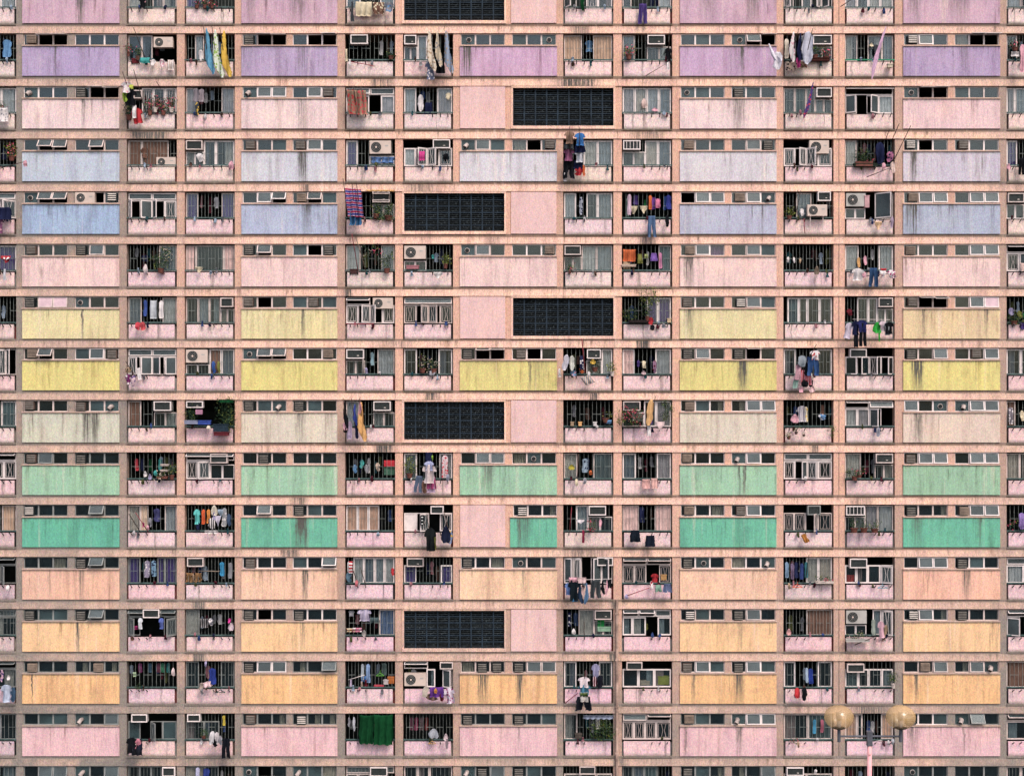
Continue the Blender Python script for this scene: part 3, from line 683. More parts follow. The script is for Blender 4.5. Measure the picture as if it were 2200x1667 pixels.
def hood(px, py, w, h, lab, cage=False, dark=False):
    """window air conditioner standing out in its metal-framed surround"""
    e = empty('window_air_conditioner', W(px + w / 2, py + h, 0.10)); Wd, H = u(w), u(h)
    F = MT['fr_grey'] if dark else MT['fr_mid']
    rr = random.Random(zlib.crc32(lab.encode()))
    if not dark and rr.random() < .45: F = MT['fr_white']
    b = MB(); b.frame(-Wd / 2, Wd / 2, 0, H, u(2.1), -0.02, 0.36, F); b.obj('hood_frame', e)
    b = MB(); m = MT['acmesh'] if not cage else MT['dark']
    b.box(-Wd / 2 + u(2.1), Wd / 2 - u(2.1), 0.045, 0.34, u(2.1), H - u(2.1), m)
    b.obj('housing', e)
    b = MB()
    if cage:
        for i in range(1, 5): x = -Wd / 2 + Wd * i / 5; b.box(x - .012, x + .012, -.019, .02, u(2.1), H - u(2.1), F)
    else:
        n = 7
        for i in range(n):
            z = u(2.1) + (H - u(4.2)) * (i + .5) / n; b.box(-Wd / 2 + u(3), Wd / 2 - u(3), .03, .046, z - .006, z + .006, MT['dark'])
        if rr.random() < .4: b.box(Wd * .1, Wd * .22, .025, .031, H * .3, H * .36, MT['slat_light'])
    o = b.obj('louvre', e); o['kind'] = 'stuff'
    tag(e, lab, 'air conditioner', 'framed window air conditioners on the balconies')

def casement_mesh(w, h, frm, gm, grille):
    def f():
        b = MB(); t = u(2.2); b.frame(0, w, -h, 0, t, -.02, .02, frm); b.box(t, w - t, -.004, .004, -h + t, -t, gm)
        if grille: deco(b, t * 1.6, w - t * 1.6, -h + t * 1.6, -t * 1.6, -.012, frm)
        return b.mesh('casement_sash')
    return cached(('cas', round(w, 3), round(h, 3), frm.name, gm.name, grille), f)
def deco(b, x0, x1, z0, z1, y, m):
    r_ = .009; cxx = (x0 + x1) / 2; zm = (z0 + z1) / 2; q = (x1 - x0) * .22
    for a, c in (((x0, z0), (x1, z0)), ((x0, z1), (x1, z1)), ((x0, z0), (x0, z1)), ((x1, z0), (x1, z1))):
        b.tube((a[0], y, a[1]), (c[0], y, c[1]), r_, m, 4, cap=False)
    for s in (-1, 1):
        b.tube((cxx + s * q, y, z1), (cxx + s * q * .35, y, zm), r_, m, 4, cap=False); b.tube((cxx + s * q * .35, y, zm), (cxx + s * q, y, z0), r_, m, 4, cap=False)

ORD = ['first', 'second', 'third', 'fourth', 'fifth', 'sixth', 'seventh']
def balcony(c, r):
    x0, x1 = BALC[c]; y0 = YT[r]
    if c == 'G' and r in BLOCKROWS_L: return
    if c == 'I' and r in BLOCKROWS_R: return
    rr = random.Random(zlib.crc32(f'{c}-{r}'.encode()))
    cx = (x0 + x1) / 2; hw = u(x1 - x0) / 2
    spec = CELLS[r][c]
    body, _, flags = spec.partition('|')
    toks = body.split()
    F = MT['fr_white'] if 'w' in flags else MT['fr_mid']
    if r >= 11 and c in 'ACD' or r >= 14: F = MT['fr_grey'] if 'w' not in flags else MT['fr_mid']
    nobars = '-' in flags
    where = f'{COLN[c]}, {ROWN[r]}'
    # parapet
    p = MB(); p.box(-hw + u(rr.uniform(3.5, 5)), hw - u(rr.uniform(4, 5.5)), -0.02, 0.10, -u(31), 0, MT['parapet'])
    par = part(p, 'balcony_parapet', cx, y0 + 61)
    t = r / 14; a0, a1 = (250, 224, 216), (245, 210, 214)
    q = tuple(a0[i] * (1 - t) + a1[i] * t + rr.uniform(-5, 4) for i in range(3))
    if c == 'A' and r > 9: q = (q[0] - 22, q[1] - 14, q[2] - 12)
    par['paint'] = alb(*q, .74) + (1.0,)
    par['drip'] = (rr.uniform(-1, 1), u(rr.uniform(1.5, 5)), rr.choice((0, .15, .3, .5))); par['drip2'] = (rr.uniform(-1, 1), u(rr.uniform(1, 3)), rr.choice((0, 0, .2, .4)))
    lp = MB(); lp.box(-hw + .01, hw - .01, -0.05, 0.0, -u(3.2), 0, MT['lip'])
    o = part(lp, 'balcony_slab_lip', cx, y0 + 92.4); o['grey'] = .1
    # handrail
    nearz = 0
    rm = MT['rail_green'] if 'G' in flags else MT['rail']
    if not nobars or 'R' in flags or rr.random() < .3:
        h = MB(); h.box(-hw + .01, hw - .01, -0.03, 0.02, -.03, .03, rm)
        for k in range(5):
            xx = -hw + .05 + (2 * hw - .1) * k / 4; h.box(xx - .012, xx + .012, -.02, .01, -u(3.5), -.03, rm)
        mk('handrail', h.mesh('handrail'), par, (0, 0, u(4.3)))
    # sockets for laundry poles
    s = MB(); left = c in 'CFILO'
    for k in range(3):
        xx = -hw + u((12, 28, 45)[k] if left else (64, 81, 97)[k])
        s.tube((xx, 0.02, -u(5.5)), (xx, -0.30, u(1.0)), .028, MT['dark'], 6)
    so = mk('pole_sockets', s.mesh('pole_sockets'), par, (0, 0, 0)); so['kind'] = 'stuff'
    sb_ = MB(); sm_ = rr.choice(('acbrown', 'acbrown', 'maroonbrick', 'dark', 'fr_grey', 'lowwall', 'black'))
    sb_.box(-hw + .005, hw - .005, .16, .20, -u(30.8), -u(4), MT[sm_]); mk('low_screen', sb_.mesh('low_screen'), par, (0, 0, 0))
    # window
    zt = 3.0; zb = 58.0
    D0 = 0.16
    tops = 0; hoodtop = False; items = []
    for tk in toks:
        if tk[0] == 'T': tops = int(tk[1])
        elif tk[0] in 'aA' and len(tk) == 2: hoodtop = True
        else: items.append((tk[0], float(tk[1:])))
    tot = sum(w for _, w in items); sc = (x1 - x0 - 4) / tot
    wf = MB(); X = lambda px: u(px - cx); Z = lambda ly: -u(ly)
    subs = []
    ztop = zt
    if tops or hoodtop:
        ztop = 19.0
        if tops:
            ww = (x1 - x0 - 4) / tops
            lim = x1 - 2
            hs = HOODS.get(c + str(r), [])
            for k in range(tops):
                xa, xb = x0 + 2 + k * ww, x0 + 2 + (k + 1) * ww
                if any(hh[1] < xb - 6 and hh[1] + hh[3] > xa + 6 and hh[2] < y0 + 15 for hh in hs): continue
                wf.frame(X(xa + .3), X(xb - .3), Z(ztop - 1), Z(zt), u(1.8), D0, D0 + .06, F)
                subs.append(('transom_sash', xa + 1, xb - 1, zt + .5, ztop - 2, rr.choice((0, 0, 18, 62, 75)) if nobars else 0))
    x = x0 + 2; n = 0
    for kd, w in items:
        w *= sc; xa, xb = x, x + w; x = xb; la, lb = ztop, zb
        o_ = ORD[n]; n += 1
        if kd in 'ae':
            hood(xa + 1, y0 + 3.5, w - 3 if w < 44 else 37, 20, f'{"barred" if kd == "e" else "framed"} window air conditioner, {where}', cage=(kd == 'e'))
            la = 27
            half = (xa + xb) / 2
            for j, (q0, q1) in enumerate(((xa, half), (half, xb))):
                wf.frame(X(q0 + .2), X(q1 - .2), Z(lb), Z(la), u(1.7), D0, D0 + .06, F); subs.append(('pane', q0, q1, la, lb, MT['glass']))
                if rr.random() < .5: curtain_obj(q0 + 1, q1 - 1, y0 + la + 1, y0 + lb - 1, -.42, rr.choice(((190, 200, 200), (210, 205, 195))), f'pale curtain {"left" if j == 0 else "right"} below air conditioner, {where}')
            continue
        if kd == 'u':
            outdoor_unit(xa + 1, y0 + 4, 46 if w > 46 else w - 2, 28, f'outdoor fan unit high in bay, {where}', o=0.05, dark=(c + str(r) in ('M12', 'M4')))
            la = 36; half = (xa + xb) / 2
            for (q0, q1) in ((xa, half), (half, xb)):
                wf.frame(X(q0 + .2), X(q1 - .2), Z(lb), Z(la), u(1.7), D0, D0 + .06, F); subs.append(('pane', q0, q1, la, lb, MT['glass']))
            continue
        if kd == 'd': continue
        if kd in 'gczvbnwyqhf':
            wf.frame(X(xa + .15), X(xb - .15), Z(lb), Z(la), u(2.7 if 'w' in flags else 2.0), D0, D0 + .06, F)
            if kd == 'b':
                subs.append(('pane', xa, xb, la, lb, MT['glass'])) if False else None
                curtain_obj(xa + 1.5, xb - 1.5, y0 + la + 1.5, y0 + lb - 1.5, -D0 - .05, rr.choice(((216, 178, 150), (228, 196, 170), (196, 156, 132))), f'beige board screen in {o_} bay, {where}', 'vert' if False else None, 'board_screen'); continue
            gm = MT['frost'] if kd == 'f' or (kd == 'g' and rr.random() < .15) else MT['glass']
            if 'D' in flags: gm = MT['glass']
            if kd == 'w': gm = MT['fr_white']
            if kd not in 'ny': subs.append(('pane', xa, xb, la, lb, gm))
            if kd == 'z': deco(wf, X(xa + 5), X(xb - 5), Z(lb - 5), Z(la + 5), D0 - .01, F)
            cc = {'c': rr.choice(((206, 214, 226), (236, 232, 226), (170, 186, 200), (240, 226, 214), (130, 146, 165), (206, 198, 210), (228, 232, 238))), 'v': (104, 70, 170), 'n': (236, 196, 190), 'y': (128, 96, 82), 'q': (210, 60, 50), 'h': (120, 150, 205)}.get(kd)
            nmz = {'c': 'pale', 'v': 'purple', 'n': 'pink', 'y': 'brown', 'q': 'red', 'h': 'blue'}.get(kd)
            if kd == 'g' and rr.random() < .45:
                q = rr.uniform(.3, .55) * (xb - xa)
                curtain_obj(*((xa + 2, xa + 2 + q) if rr.random() < .5 else (xb - 2 - q, xb - 2)), y0 + la + 1, y0 + lb - 1, -.32, rr.choice(((150, 170, 180), (200, 200, 196), (110, 120, 140), (170, 150, 150))), f'drawn back curtain behind {o_} light, {where}')
            if cc: curtain_obj(xa + 2, xb - 2, y0 + la + (1 if kd != 'q' else 20), y0 + lb - 1, -.25 if kd not in 'ny' else -.19, cc, f'{nmz} curtain behind {o_} light, {where}')
            continue
        if kd in 'kK':
            wf.frame(X(xa + .15), X(xb - .15), Z(lb), Z(la), u(1.4), D0, D0 + .05, F)
            subs.append(('casement', xa, xb, la, lb, kd))
    win = None
    if wf.v:
        win = part(wf, 'balcony_window', cx, y0)
        for sb in subs:
            if sb[0] == 'pane':
                _, xa, xb, la, lb, gm = sb; pw, ph = u(xb - xa - 3.4), u(lb - la - 3.4)
                mk('balcony_pane', cached(('pane', round(pw, 3), round(ph, 3), gm.name), lambda: boxmesh('pane', pw, ph, gm)), win, (X((xa + xb) / 2), D0 + .03, Z(la + 1.7)))
            elif sb[0] == 'casement':
                _, xa, xb, la, lb, kd = sb
                me = casement_mesh(u(xb - xa - 1), u(lb - la - 1), F, MT['sashglass'] if 'D' not in flags else MT['glass'], rr.random() < .5)
                o = mk('casement_sash', me, win, (X(xa + .5) if kd == 'k' else X(xb - .5), D0 - .03, Z(la + .5)))
                ang = rr.uniform(28, 62)
                if kd == 'k': o.rotation_euler = (0, 0, R(-ang))
                else: o.rotation_euler = (0, 0, R(ang)); o.scale = (-1, 1, 1)
            else:
                _, xa, xb, la, lb, ang = sb
                o = mk('transom_sash', sash_mesh(u(xb - xa), u(lb - la), F, MT['sashglass'], 1.8), win, (X((xa + xb) / 2), D0 - .01, Z(la))); o.rotation_euler = (R(-ang), 0, 0)
    # security bars
    if not nobars:
        gmb = MB(); step = 6.6 if rr.random() < .5 else 8.2
        k = int((x1 - x0 - 4) / step); zm = 31
        for i in range(1, k):
            xx = -hw + (2 * hw) * i / k
            gmb.box(xx - .0065, xx + .0065, 0.10, 0.112, Z(zb), Z(3), MT['bar'])
            if i % 3: gmb.box(xx, xx + 2 * hw / k, 0.101, 0.114, Z(zm) - .009, Z(zm) + .009, MT['bar'])
        go_ = gmb.mesh('security_grille'); o = mk('security_grille', go_, par, (0, 0, u(61)))
    # dim hanging things far inside open bays: a wardrobe-like back wall lit by what daylight gets in
    for hh in HOODS.get(c + str(r), []):
        kd, hx, hy, w, h = hh
        if kd == 'h' or kd == 'hd': hood(hx, hy, w, h, f'framed air conditioner at {"left" if hx + w / 2 < cx else "right"}, {where}', dark=(kd == 'hd'))
        else: outdoor_unit(hx, hy, w, h, f'{"lower" if hy > y0 + 18 else "upper"} outdoor fan unit, {where}', o=0.45 if kd == 'ub' else 0.02, bracket=(kd == 'ub'))
for r in range(16):
    for c in BALC: balcony(c, r)
# drain pipe on the pier between fifth and sixth balcony columns
p = MB(); p.tube((0, 0, 0), (0, 0, -u(470)), .075, MT['pipe'], 10)
for k in range(5): p.box(-.1, .1, -.09, .09, -u(30 + 100 * k), -u(27 + 100 * k), MT['pipe'])
part(p, 'drain_pipe', 1325, 1288, 0.13)

# ------------------------------------------------------------------ street lamp in front of the block
LO = 35.0        # metres in front of the facade
e = empty('street_lamp', W(1868, 1600, LO)); e.location.z = -23.0
Lz = lambda px, py: Vector(W(px, py, LO)) - Vector(e.location)
S = (D - LO) / D / PXM
b = MB(); top = Lz(1868, 1600); b.tube((0, 0, 0), tuple(top), 5.0 * S * 1.02, MT['peel'], 14); b.obj('pole', e, smooth=True)
b = MB(); a1, a2 = Lz(1868, 1601), Lz(1868, 1571); b.box(-5.6 * S, 5.6 * S, -5.6 * S, 5.6 * S, a1.z, a2.z, MT['lampgrey']); b.box(-6.2 * S, 6.2 * S, -6.2 * S, 6.2 * S, a2.z - 2 * S, a2.z + 1 * S, MT['lampgrey']); b.obj('pole_head', e)
b = MB(); l_, r_ = Lz(1804, 1581), Lz(1935, 1581); b.tube(l_, r_, 2.2 * S, MT['lampgrey'], 10); b.obj('cross_arm', e)
for gx in (1802.5, 1935):
    c = Lz(gx, 1541)
    b = MB(); b.tube(Lz(gx, 1593), Lz(gx, 1566), 3.6 * S, MT['lampgrey'], 12); b.obj('bracket', e)
    b = MB(); zb = Lz(gx, 1566).z
    b.lathe([(3.5 * S, zb - 1 * S), (9 * S, zb + .6 * S), (13 * S, zb + 2.2 * S), (13.5 * S, zb + 3.4 * S), (0.01, zb + 3.5 * S)], MT['black'], 24, (c.x, c.y, 0)); b.obj('globe_collar', e, smooth=True)
    b = MB(); n = 18; pr = []
    for i in range(n + 1):
        t = -math.pi / 2 + .42 + (math.pi - .42) * i / n
        pr.append((31.5 * S * math.cos(t) + .0005, 25.5 * S * math.sin(t) + 1.0 * S))
    b.lathe(pr, MT['amber'], 36, tuple(c)); g_ = b.obj('globe', e, smooth=True)
    b = MB()
    for k in range(6): b.lathe([(2 * S, -4 * S + k * 2.6 * S), (7.0 * S, -3.2 * S + k * 2.6 * S), (7.2 * S, -2.6 * S + k * 2.6 * S), (2 * S, -3.0 * S + k * 2.6 * S)], MT['actan'], 20, tuple(c))
    b.lathe([(4 * S, -20 * S), (5.5 * S, -6 * S), (0.01, -5 * S)], MT['duct'], 16, tuple(c))
    lo_ = b.mesh('louvre_reflector', True); mk('louvre_reflector', lo_, g_)
tag(e, 'twin globe street lamp with amber globes on a peeling pink post', 'street lamp')

# ------------------------------------------------------------------ washing
# outline tables: strips of (t, left, right) from top to bottom, in unit width
SHAPES = {
 'towel': [[(0, .02, .98), (.5, .0, 1.0), (1, .03, .96)]],
 'sheet': [[(0, .0, 1.), (.3, .02, .98), (.7, .0, 1.), (1, .04, .99)]],
 'shirt': [[(0, .36, .64), (.05, .24, .76), (.12, .10, .90), (.34, .0, 1.0), (.37, .06, .95), (.385, .20, .80), (.7, .18, .83), (1, .16, .86)]],
 'trousers': [[(0, .12, .51), (.3, .06, .52), (.42, .05, .49), (1, .0, .36)], [(0, .49, .88), (.3, .48, .94), (.42, .51, .95), (1, .64, 1.)]],
 'shorts': [[(0, .14, .51), (.5, .06, .52), (1, .0, .46)], [(0, .49, .86), (.5, .48, .94), (1, .54, 1.)]],
 'skirt': [[(0, .12, .88), (.4, .05, .95), (1, .0, 1.)]],
 'long': [[(0, .36, .60), (.05, .12, .80), (.12, .02, .94), (.45, .08, .86), (.8, .02, .98), (.93, .10, 1.), (1, .2, .88)]],
 'drape': [[(0, .40, .50), (.10, .30, .58), (.30, .18, .62), (.50, .10, .66), (.62, .06, .80), (.78, .22, .88), (.9, .46, .98), (1, .66, .86)]],
 'point': [[(0, .42, .58), (.06, .20, .74), (.16, .08, .92), (.5, .0, .90), (.7, .12, 1.), (.9, .16, .84), (1, .34, .66)]],
 'undies': [[(0, .0, 1.), (.35, .04, .96), (.7, .3, .7), (1, .42, .58)]],
 'bag': [[(0, .40, .6), (.2, .2, .8), (.5, .02, .98), (.8, .04, .98), (1, .25, .8)]],
 'rag': [[(0, .30, .62), (.25, .05, .95), (.55, .12, .80), (.8, .25, .98), (1, .4, .7)]],
 'sock': [[(0, .25, .75), (.6, .22, .78), (.8, .1, .95), (1, .2, .98)]],
}
NMS = {'long': 'hanging_cloth', 'point': 'hanging_cloth', 'rag': 'rag', 'undies': 'underpants', 'bag': 'plastic_bag', 'mat': 'mat'}
CATS = {'long': 'cloth', 'point': 'cloth', 'rag': 'cloth', 'undies': 'underwear', 'bag': 'bag', 'sheet': 'sheet'}
C_ = dict(white=(238, 228, 228), grey=(150, 148, 158), black=(26, 28, 34), navy=(32, 38, 74), blue=(50, 90, 165), sky=(96, 150, 200), denim=(54, 86, 128), red=(196, 36, 50), pink=(232, 168, 184), magenta=(180, 40, 120),
          purple=(84, 62, 134), lilac=(170, 160, 200), green=(36, 110, 60), lime=(150, 190, 60), bright_green=(50, 190, 60), yellow=(232, 186, 56), orange=(222, 104, 40), peach=(240, 180, 110), brown=(120, 84, 70), tan=(180, 150, 120),
          cream=(232, 214, 180), teal=(60, 175, 170), olive=(130, 130, 60), maroon=(110, 30, 44), dgreen=(10, 70, 38), beige=(206, 178, 160), dgrey=(66, 70, 76), crimson=(224, 60, 80))
def garment(cell, kind, x, y, w, h, color, desc, o=0.45, pat=None, c2=None, dx=0.0, rot=0.0):
    """one piece of washing; x,y = top left in photo pixels, w,h size there"""
    r = int(cell[1:]); k = (D - o) / D
    Wd, H = u(w) * k, u(h) * k
    lab = f'{desc}, {COLN[cell[0]]}, {ROWN[r]}' if cell[0] in COLN else f'{desc}, {PANN[cell[0]]}, {ROWN[r]}'
    rr = random.Random(zlib.crc32((lab + str(x)).encode()))
    rgb = C_[color] if isinstance(color, str) else color
    m = fabric(rgb, pat, C_.get(c2, c2) if c2 else None)
    b = MB(); nx = max(7, min(20, int(Wd / .06))); ph = rr.random() * 6; fq = max(rr.uniform(9, 15), Wd * rr.uniform(17, 24)); amp = min(.10, Wd * .16); th = .012
    shk = 'towel' if kind == 'mat' else ('drape' if kind == 'long' and (o >= .8 or h > 60) else kind)
    mirror = rr.random() < .4 and dx <= 0 and shk in ('long', 'drape', 'point', 'rag')
    for strip in SHAPES[shk]:
        ts = []; ny = max(8, int(H / .09)); ny = min(ny, 26)
        tl = sorted(set([i / ny for i in range(ny + 1)] + [p[0] for p in strip]))
        rows = []
        for t in tl:
            for a, c in zip(strip, strip[1:]):
                if a[0] <= t <= c[0]:
                    f = (t - a[0]) / max(1e-6, c[0] - a[0]); l_ = a[1] + (c[1] - a[1]) * f; r_ = a[2] + (c[2] - a[2]) * f; break
            wob = .035 * math.sin(t * 7 + ph) + .02 * math.sin(t * 17 + ph * 2)
            if mirror: l_, r_ = 1 - r_, 1 - l_
            jt = .035 if shk in ('long', 'drape', 'point', 'rag') else .012
            l_ += wob * t + rr.uniform(-jt, jt); r_ += wob * t + rr.uniform(-jt, jt)
            row = []
            for i in range(nx + 1):
                q = l_ + (r_ - l_) * i / nx
                yy = amp * math.sin(q * fq + ph + t * 1.3) * (.35 + .65 * t) + .03 * math.sin(t * 5 + ph)
                sag = -.03 * H * math.sin(math.pi * q) * (1 - t) if kind in ('towel', 'sheet') else 0
                hem = rr.uniform(-.012, .012) * H if t > .97 else 0
                row.append((-Wd / 2 + q * Wd + dx * u(1) * t * k, yy, -t * H + sag + hem))
            rows.append(row)
        n0 = len(b.v); nr = len(rows); mi = b.m(m)
        for sgn in (-1, 1):
            for row in rows: b.v += [(p[0], p[1] + sgn * th, p[2]) for p in row]
        q_ = lambda s, j, i: n0 + s * nr * (nx + 1) + j * (nx + 1) + i
        for j in range(nr - 1):
            for i in range(nx):
                b.f.append([q_(0, j, i), q_(0, j + 1, i), q_(0, j + 1, i + 1), q_(0, j, i + 1)]); b.mi.append(mi)
                b.f.append([q_(1, j, i), q_(1, j, i + 1), q_(1, j + 1, i + 1), q_(1, j + 1, i)]); b.mi.append(mi)
            for i in (0, nx):
                b.f.append([q_(0, j, i), q_(1, j, i), q_(1, j + 1, i), q_(0, j + 1, i)]); b.mi.append(mi)
        for j in (0, nr - 1):
            for i in range(nx):
                b.f.append([q_(0, j, i), q_(0, j, i + 1), q_(1, j, i + 1), q_(1, j, i)]); b.mi.append(mi)
    nm = NMS.get(kind, kind)
    ob = b.obj(nm, None, W(x + w / 2, y, o), True)
    if rot: ob.rotation_euler = (0, R(rot), 0)
    tag(ob, lab, CATS.get(kind, nm), 'washing hung on the balconies')
    return ob

def pole(cell, x1, y1, o1, x2, y2, o2, desc, m='bamboo', r=0.022):
    a, c = W(x1, y1, o1), W(x2, y2, o2)
    b = MB(); b.tube((0, 0, 0), c - a, r, MT[m], 7, r * .8)
    ob = b.obj('laundry_pole', None, a, True)
    tag(ob, f'{desc}, {COLN[cell[0]]}, {ROWN[int(cell[1:])]}', 'laundry pole', 'poles for drying washing')

def plant(cell, x, y, w, h, desc, pot='pot', leaf='leaf', flower=None, potw=None, o=0.12, n=None, trough=False, nopot=False):
    """pot bottom at y+h; foliage fills the box above"""
    e = empty('potted_plant' if not nopot else 'creeper', W(x + w / 2, y + h, o)); Wd, H = u(w), u(h)
    rr = random.Random(zlib.crc32((cell + desc + str(x)).encode()))
    ph = 0 if nopot else min(H * .38, .24)
    pw = u(potw) / 2 if potw else min(Wd * .34, .16)
    if not nopot:
        b = MB()
        if trough: b.box(-Wd / 2, Wd / 2, -.12, .12, 0, ph, MT[pot]); b.box(-Wd / 2 - .015, Wd / 2 + .015, -.135, .135, ph - .03, ph + .005, MT[pot])
        else: b.lathe([(0.01, 0), (pw * .68, 0), (pw * .95, ph * .85), (pw * 1.08, ph * .86), (pw * 1.08, ph), (pw * .9, ph), (pw * .85, ph * .9), (.01, ph * .9)], MT[pot], 14)
        b.obj('pot', e, smooth=False)
    b = MB(); n = n or int(60 + 420 * Wd * H)
    stems = max(2, int(Wd / .12))
    for s in range(stems):
        sx = rr.uniform(-.35, .35) * Wd
        b.tube((sx * .4, 0, ph * .9), (sx, rr.uniform(-.1, .1), H * rr.uniform(.55, .95)), .008, MT['leafd'], 4, cap=False)
    cl = [(rr.uniform(-.42, .42) * Wd, rr.uniform(-.14, .14), ph + rr.uniform(.05, 1.0) * (H - ph), rr.uniform(.05, .13)) for _ in range(max(4, int(5 + Wd * H * 16)))]
    for i in range(n):
        c = cl[rr.randrange(len(cl))]
        if rr.random() < .15: c = (rr.uniform(-.5, .5) * Wd, rr.uniform(-.16, .16), ph * .8 + rr.random() * (H - ph * .8), .05)
        p = Vector((c[0] + rr.gauss(0, c[3]), c[1] + rr.gauss(0, .07), c[2] + rr.gauss(0, c[3])))
        s = rr.uniform(.022, .05); q = Matrix.Rotation(rr.uniform(0, 6.28), 3, 'Z') @ Matrix.Rotation(rr.uniform(-1.2, 1.2), 3, 'X') @ Matrix.Rotation(rr.uniform(0, 6.28), 3, 'Y')
        k = rr.random(); mm = MT[leaf] if k < .55 else (MT['leafd'] if k < .82 else MT['leaf2'])
        if flower and rr.random() < .22: mm = MT[flower]; s *= 1.1
        b.quad([p + q @ Vector(v) for v in ((-s, 0, 0), (0, s * .15, -s * .55), (s * 1.3, 0, 0), (0, s * .15, s * .55))], mm)
    fo = b.obj('foliage', e); fo['kind'] = 'stuff'
    tag(e, f'{desc}, {COLN[cell[0]]}, {ROWN[int(cell[1:])]}', 'potted plant' if not nopot else 'creeper', 'plants kept on the balconies')

def crate(cell, x, y, w, h, rgb, desc, cat='box', o=0.1, name='storage_box', dep=.25, rim=True):
    e = W(x + w / 2, y + h, o); m = fabric(rgb); Wd, H = u(w), u(h); b = MB()
    t = .02
    b.box(-Wd / 2, Wd / 2, 0, dep, 0, H - .02, m)
    if rim: b.box(-Wd / 2 - .02, Wd / 2 + .02, -.02, dep + .02, H - .05, H, m)
    ob = b.obj(name, None, e); tag(ob, f'{desc}, {COLN[cell[0]]}, {ROWN[int(cell[1:])]}', cat)

def hanger(cell, x, y, w, rgb, desc, o=0.35):
    b = MB(); m = fabric(rgb); Wd = u(w); r_ = .018
    p = [(-Wd / 2, 0, -.12), (0, 0, 0.02), (Wd / 2, 0, -.12)]
    for a, c in ((0, 1), (1, 2), (0, 2)): b.tube(p[a], p[c], r_, m, 5)
    b.tube((0, 0, .02), (0, 0, .12), .01, m, 5); b.tube((0, 0, .12), (.04, 0, .16), .01, m, 5)
    ob = b.obj('clothes_hanger', None, W(x + w / 2, y, o)); tag(ob, f'{desc}, {COLN[cell[0]]}, {ROWN[int(cell[1:])]}', 'hanger')

IN = -0.40    # just inside the bars
G = garment
# ---- row 0
G('C0', 'shirt', 298, -6, 15, 24, 'black', 'black top hanging'); G('J0', 'trousers', 1371, 9, 20, 43, 'purple', 'purple trousers hanging on bars', .3)
G('F0', 'towel', 763, 4, 37, 31, 'cream', 'cream towel over rail', .35); G('F0', 'sock', 752, 4, 9, 43, 'dgrey', 'long grey stocking', .35); G('F0', 'sheet', 800, 5, 26, 26, 'brown', 'brown patterned cloth', .35, 'spots', 'cream'); G('F0', 'shirt', 824, 6, 23, 20, 'grey', 'grey patterned top', .4, 'spots', 'sky')
G('J0', 'trousers', 1395, -12, 22, 28, 'navy', 'navy trousers inside bars', IN); G('I0', 'rag', 1246, -8, 10, 32, 'dgreen', 'dark green rag hanging down', .2); G('C0', 'rag', 306, -8, 8, 14, 'pink', 'small pink cloth', .3)
for i, x in enumerate((416, 433, 449)): plant('D0', x, 0, 14, 19, ('first', 'second', 'third')[i] + ' small pot on rail', flower='flower')
pole('M0', 1806, 15, .2, 1838, -6, 1.2, 'thin dark pole reaching out')
# ---- row 1
G('A1', 'long', 4, 86, 21, 38, 'sky', 'blue shirt behind bars', .1); G('C1', 'sheet', 300, 124, 22, 12, 'teal', 'teal clothes hangers bundle', .3); G('C1', 'rag', 322, 128, 14, 14, 'white', 'white sock row', .3)
G('C1', 'rag', 341, 128, 15, 16, 'pink', 'pink patterned rag', .3, 'spots', 'white'); G('C1', 'sheet', 360, 129, 14, 22, 'beige', 'striped beige cloth', .3, 'vert', 'white')
plant('C1', 271, 96, 10, 26, 'pink flowers at side', flower='flower'); crate('C1', 283, 126, 14, 10, (120, 40, 50), 'small maroon pot')
pole('C1', 312, 125, .15, 287, 60, 1.6, 'dark pole leaning out')
plant('C1', 289, 108, 14, 22, 'green plant behind rail')
for x1, y1, x2, y2, t in ((451, 148, 437, 58, 'blue'), (468, 150, 455, 56, 'white'), (486, 150, 472, 60, 'yellow')): pole('D1', x1, y1, .1, x2, y2, 1.9, f'dark pole carrying {t} towel')
G('D1', 'long', 434, 62, 22, 98, (90, 160, 195), 'long blue towel slung from pole', .95, None, None, 8); G('D1', 'long', 451, 64, 24, 104, (225, 232, 215), 'white and green towel from pole', .9, 'spots', 'lime', 8); G('D1', 'long', 471, 66, 22, 100, 'yellow', 'yellow towel slung from pole', .9, None, None, 5)
G('D1', 'rag', 425, 108, 14, 24, 'white', 'white bundle inside', .0); G('F1', 'sock', 740, 106, 8, 26, 'cream', 'cream sock at left', .4); G('F1', 'sock', 748, 128, 7, 14, 'white', 'white sock on parapet', .4)
pole('F1', 754, 133, .2, 806, 143, .7, 'red pole lying along parapet', 'redpole'); plant('F1', 832, 110, 16, 18, 'small plant at right end')
G('G1', 'long', 912, 65, 23, 88, (226, 210, 190), 'cream quilted cloth hanging', .9, 'spots', 'tan', 4); G('G1', 'long', 932, 68, 18, 76, (220, 200, 170), 'floral cream cloth hanging', .9, 'spots', 'grey', 2); G('G1', 'long', 949, 67, 22, 92, (150, 165, 190), 'blue floral cloth hanging', .9, 'spots', 'tan', 6)
G('G1', 'shirt', 913, 128, 24, 44, (110, 116, 145), 'blue checked shirt low', .7, 'spots', 'white'); G('G1', 'skirt', 936, 118, 20, 40, 'black', 'black skirt low', .6)
G('I1', 'shirt', 1256, 88, 20, 24, 'sky', 'sky blue shirt inside', IN); G('I1', 'shirt', 1300, 88, 18, 18, (150, 60, 110), 'purple shirt inside', IN); G('J1', 'shirt', 1427, 104, 17, 28, 'black', 'black shirt under hood', .1)
plant('J1', 1338, 100, 26, 28, 'yellow green plant with red pots', leaf='leaf2', flower='flower', o=.2); pole('J1', 1385, 165, .3, 1432, 137, .5, 'pinkish stick against parapet', 'actan'); G('J1', 'sock', 1431, 134, 8, 16, 'white', 'small white glove', .4)
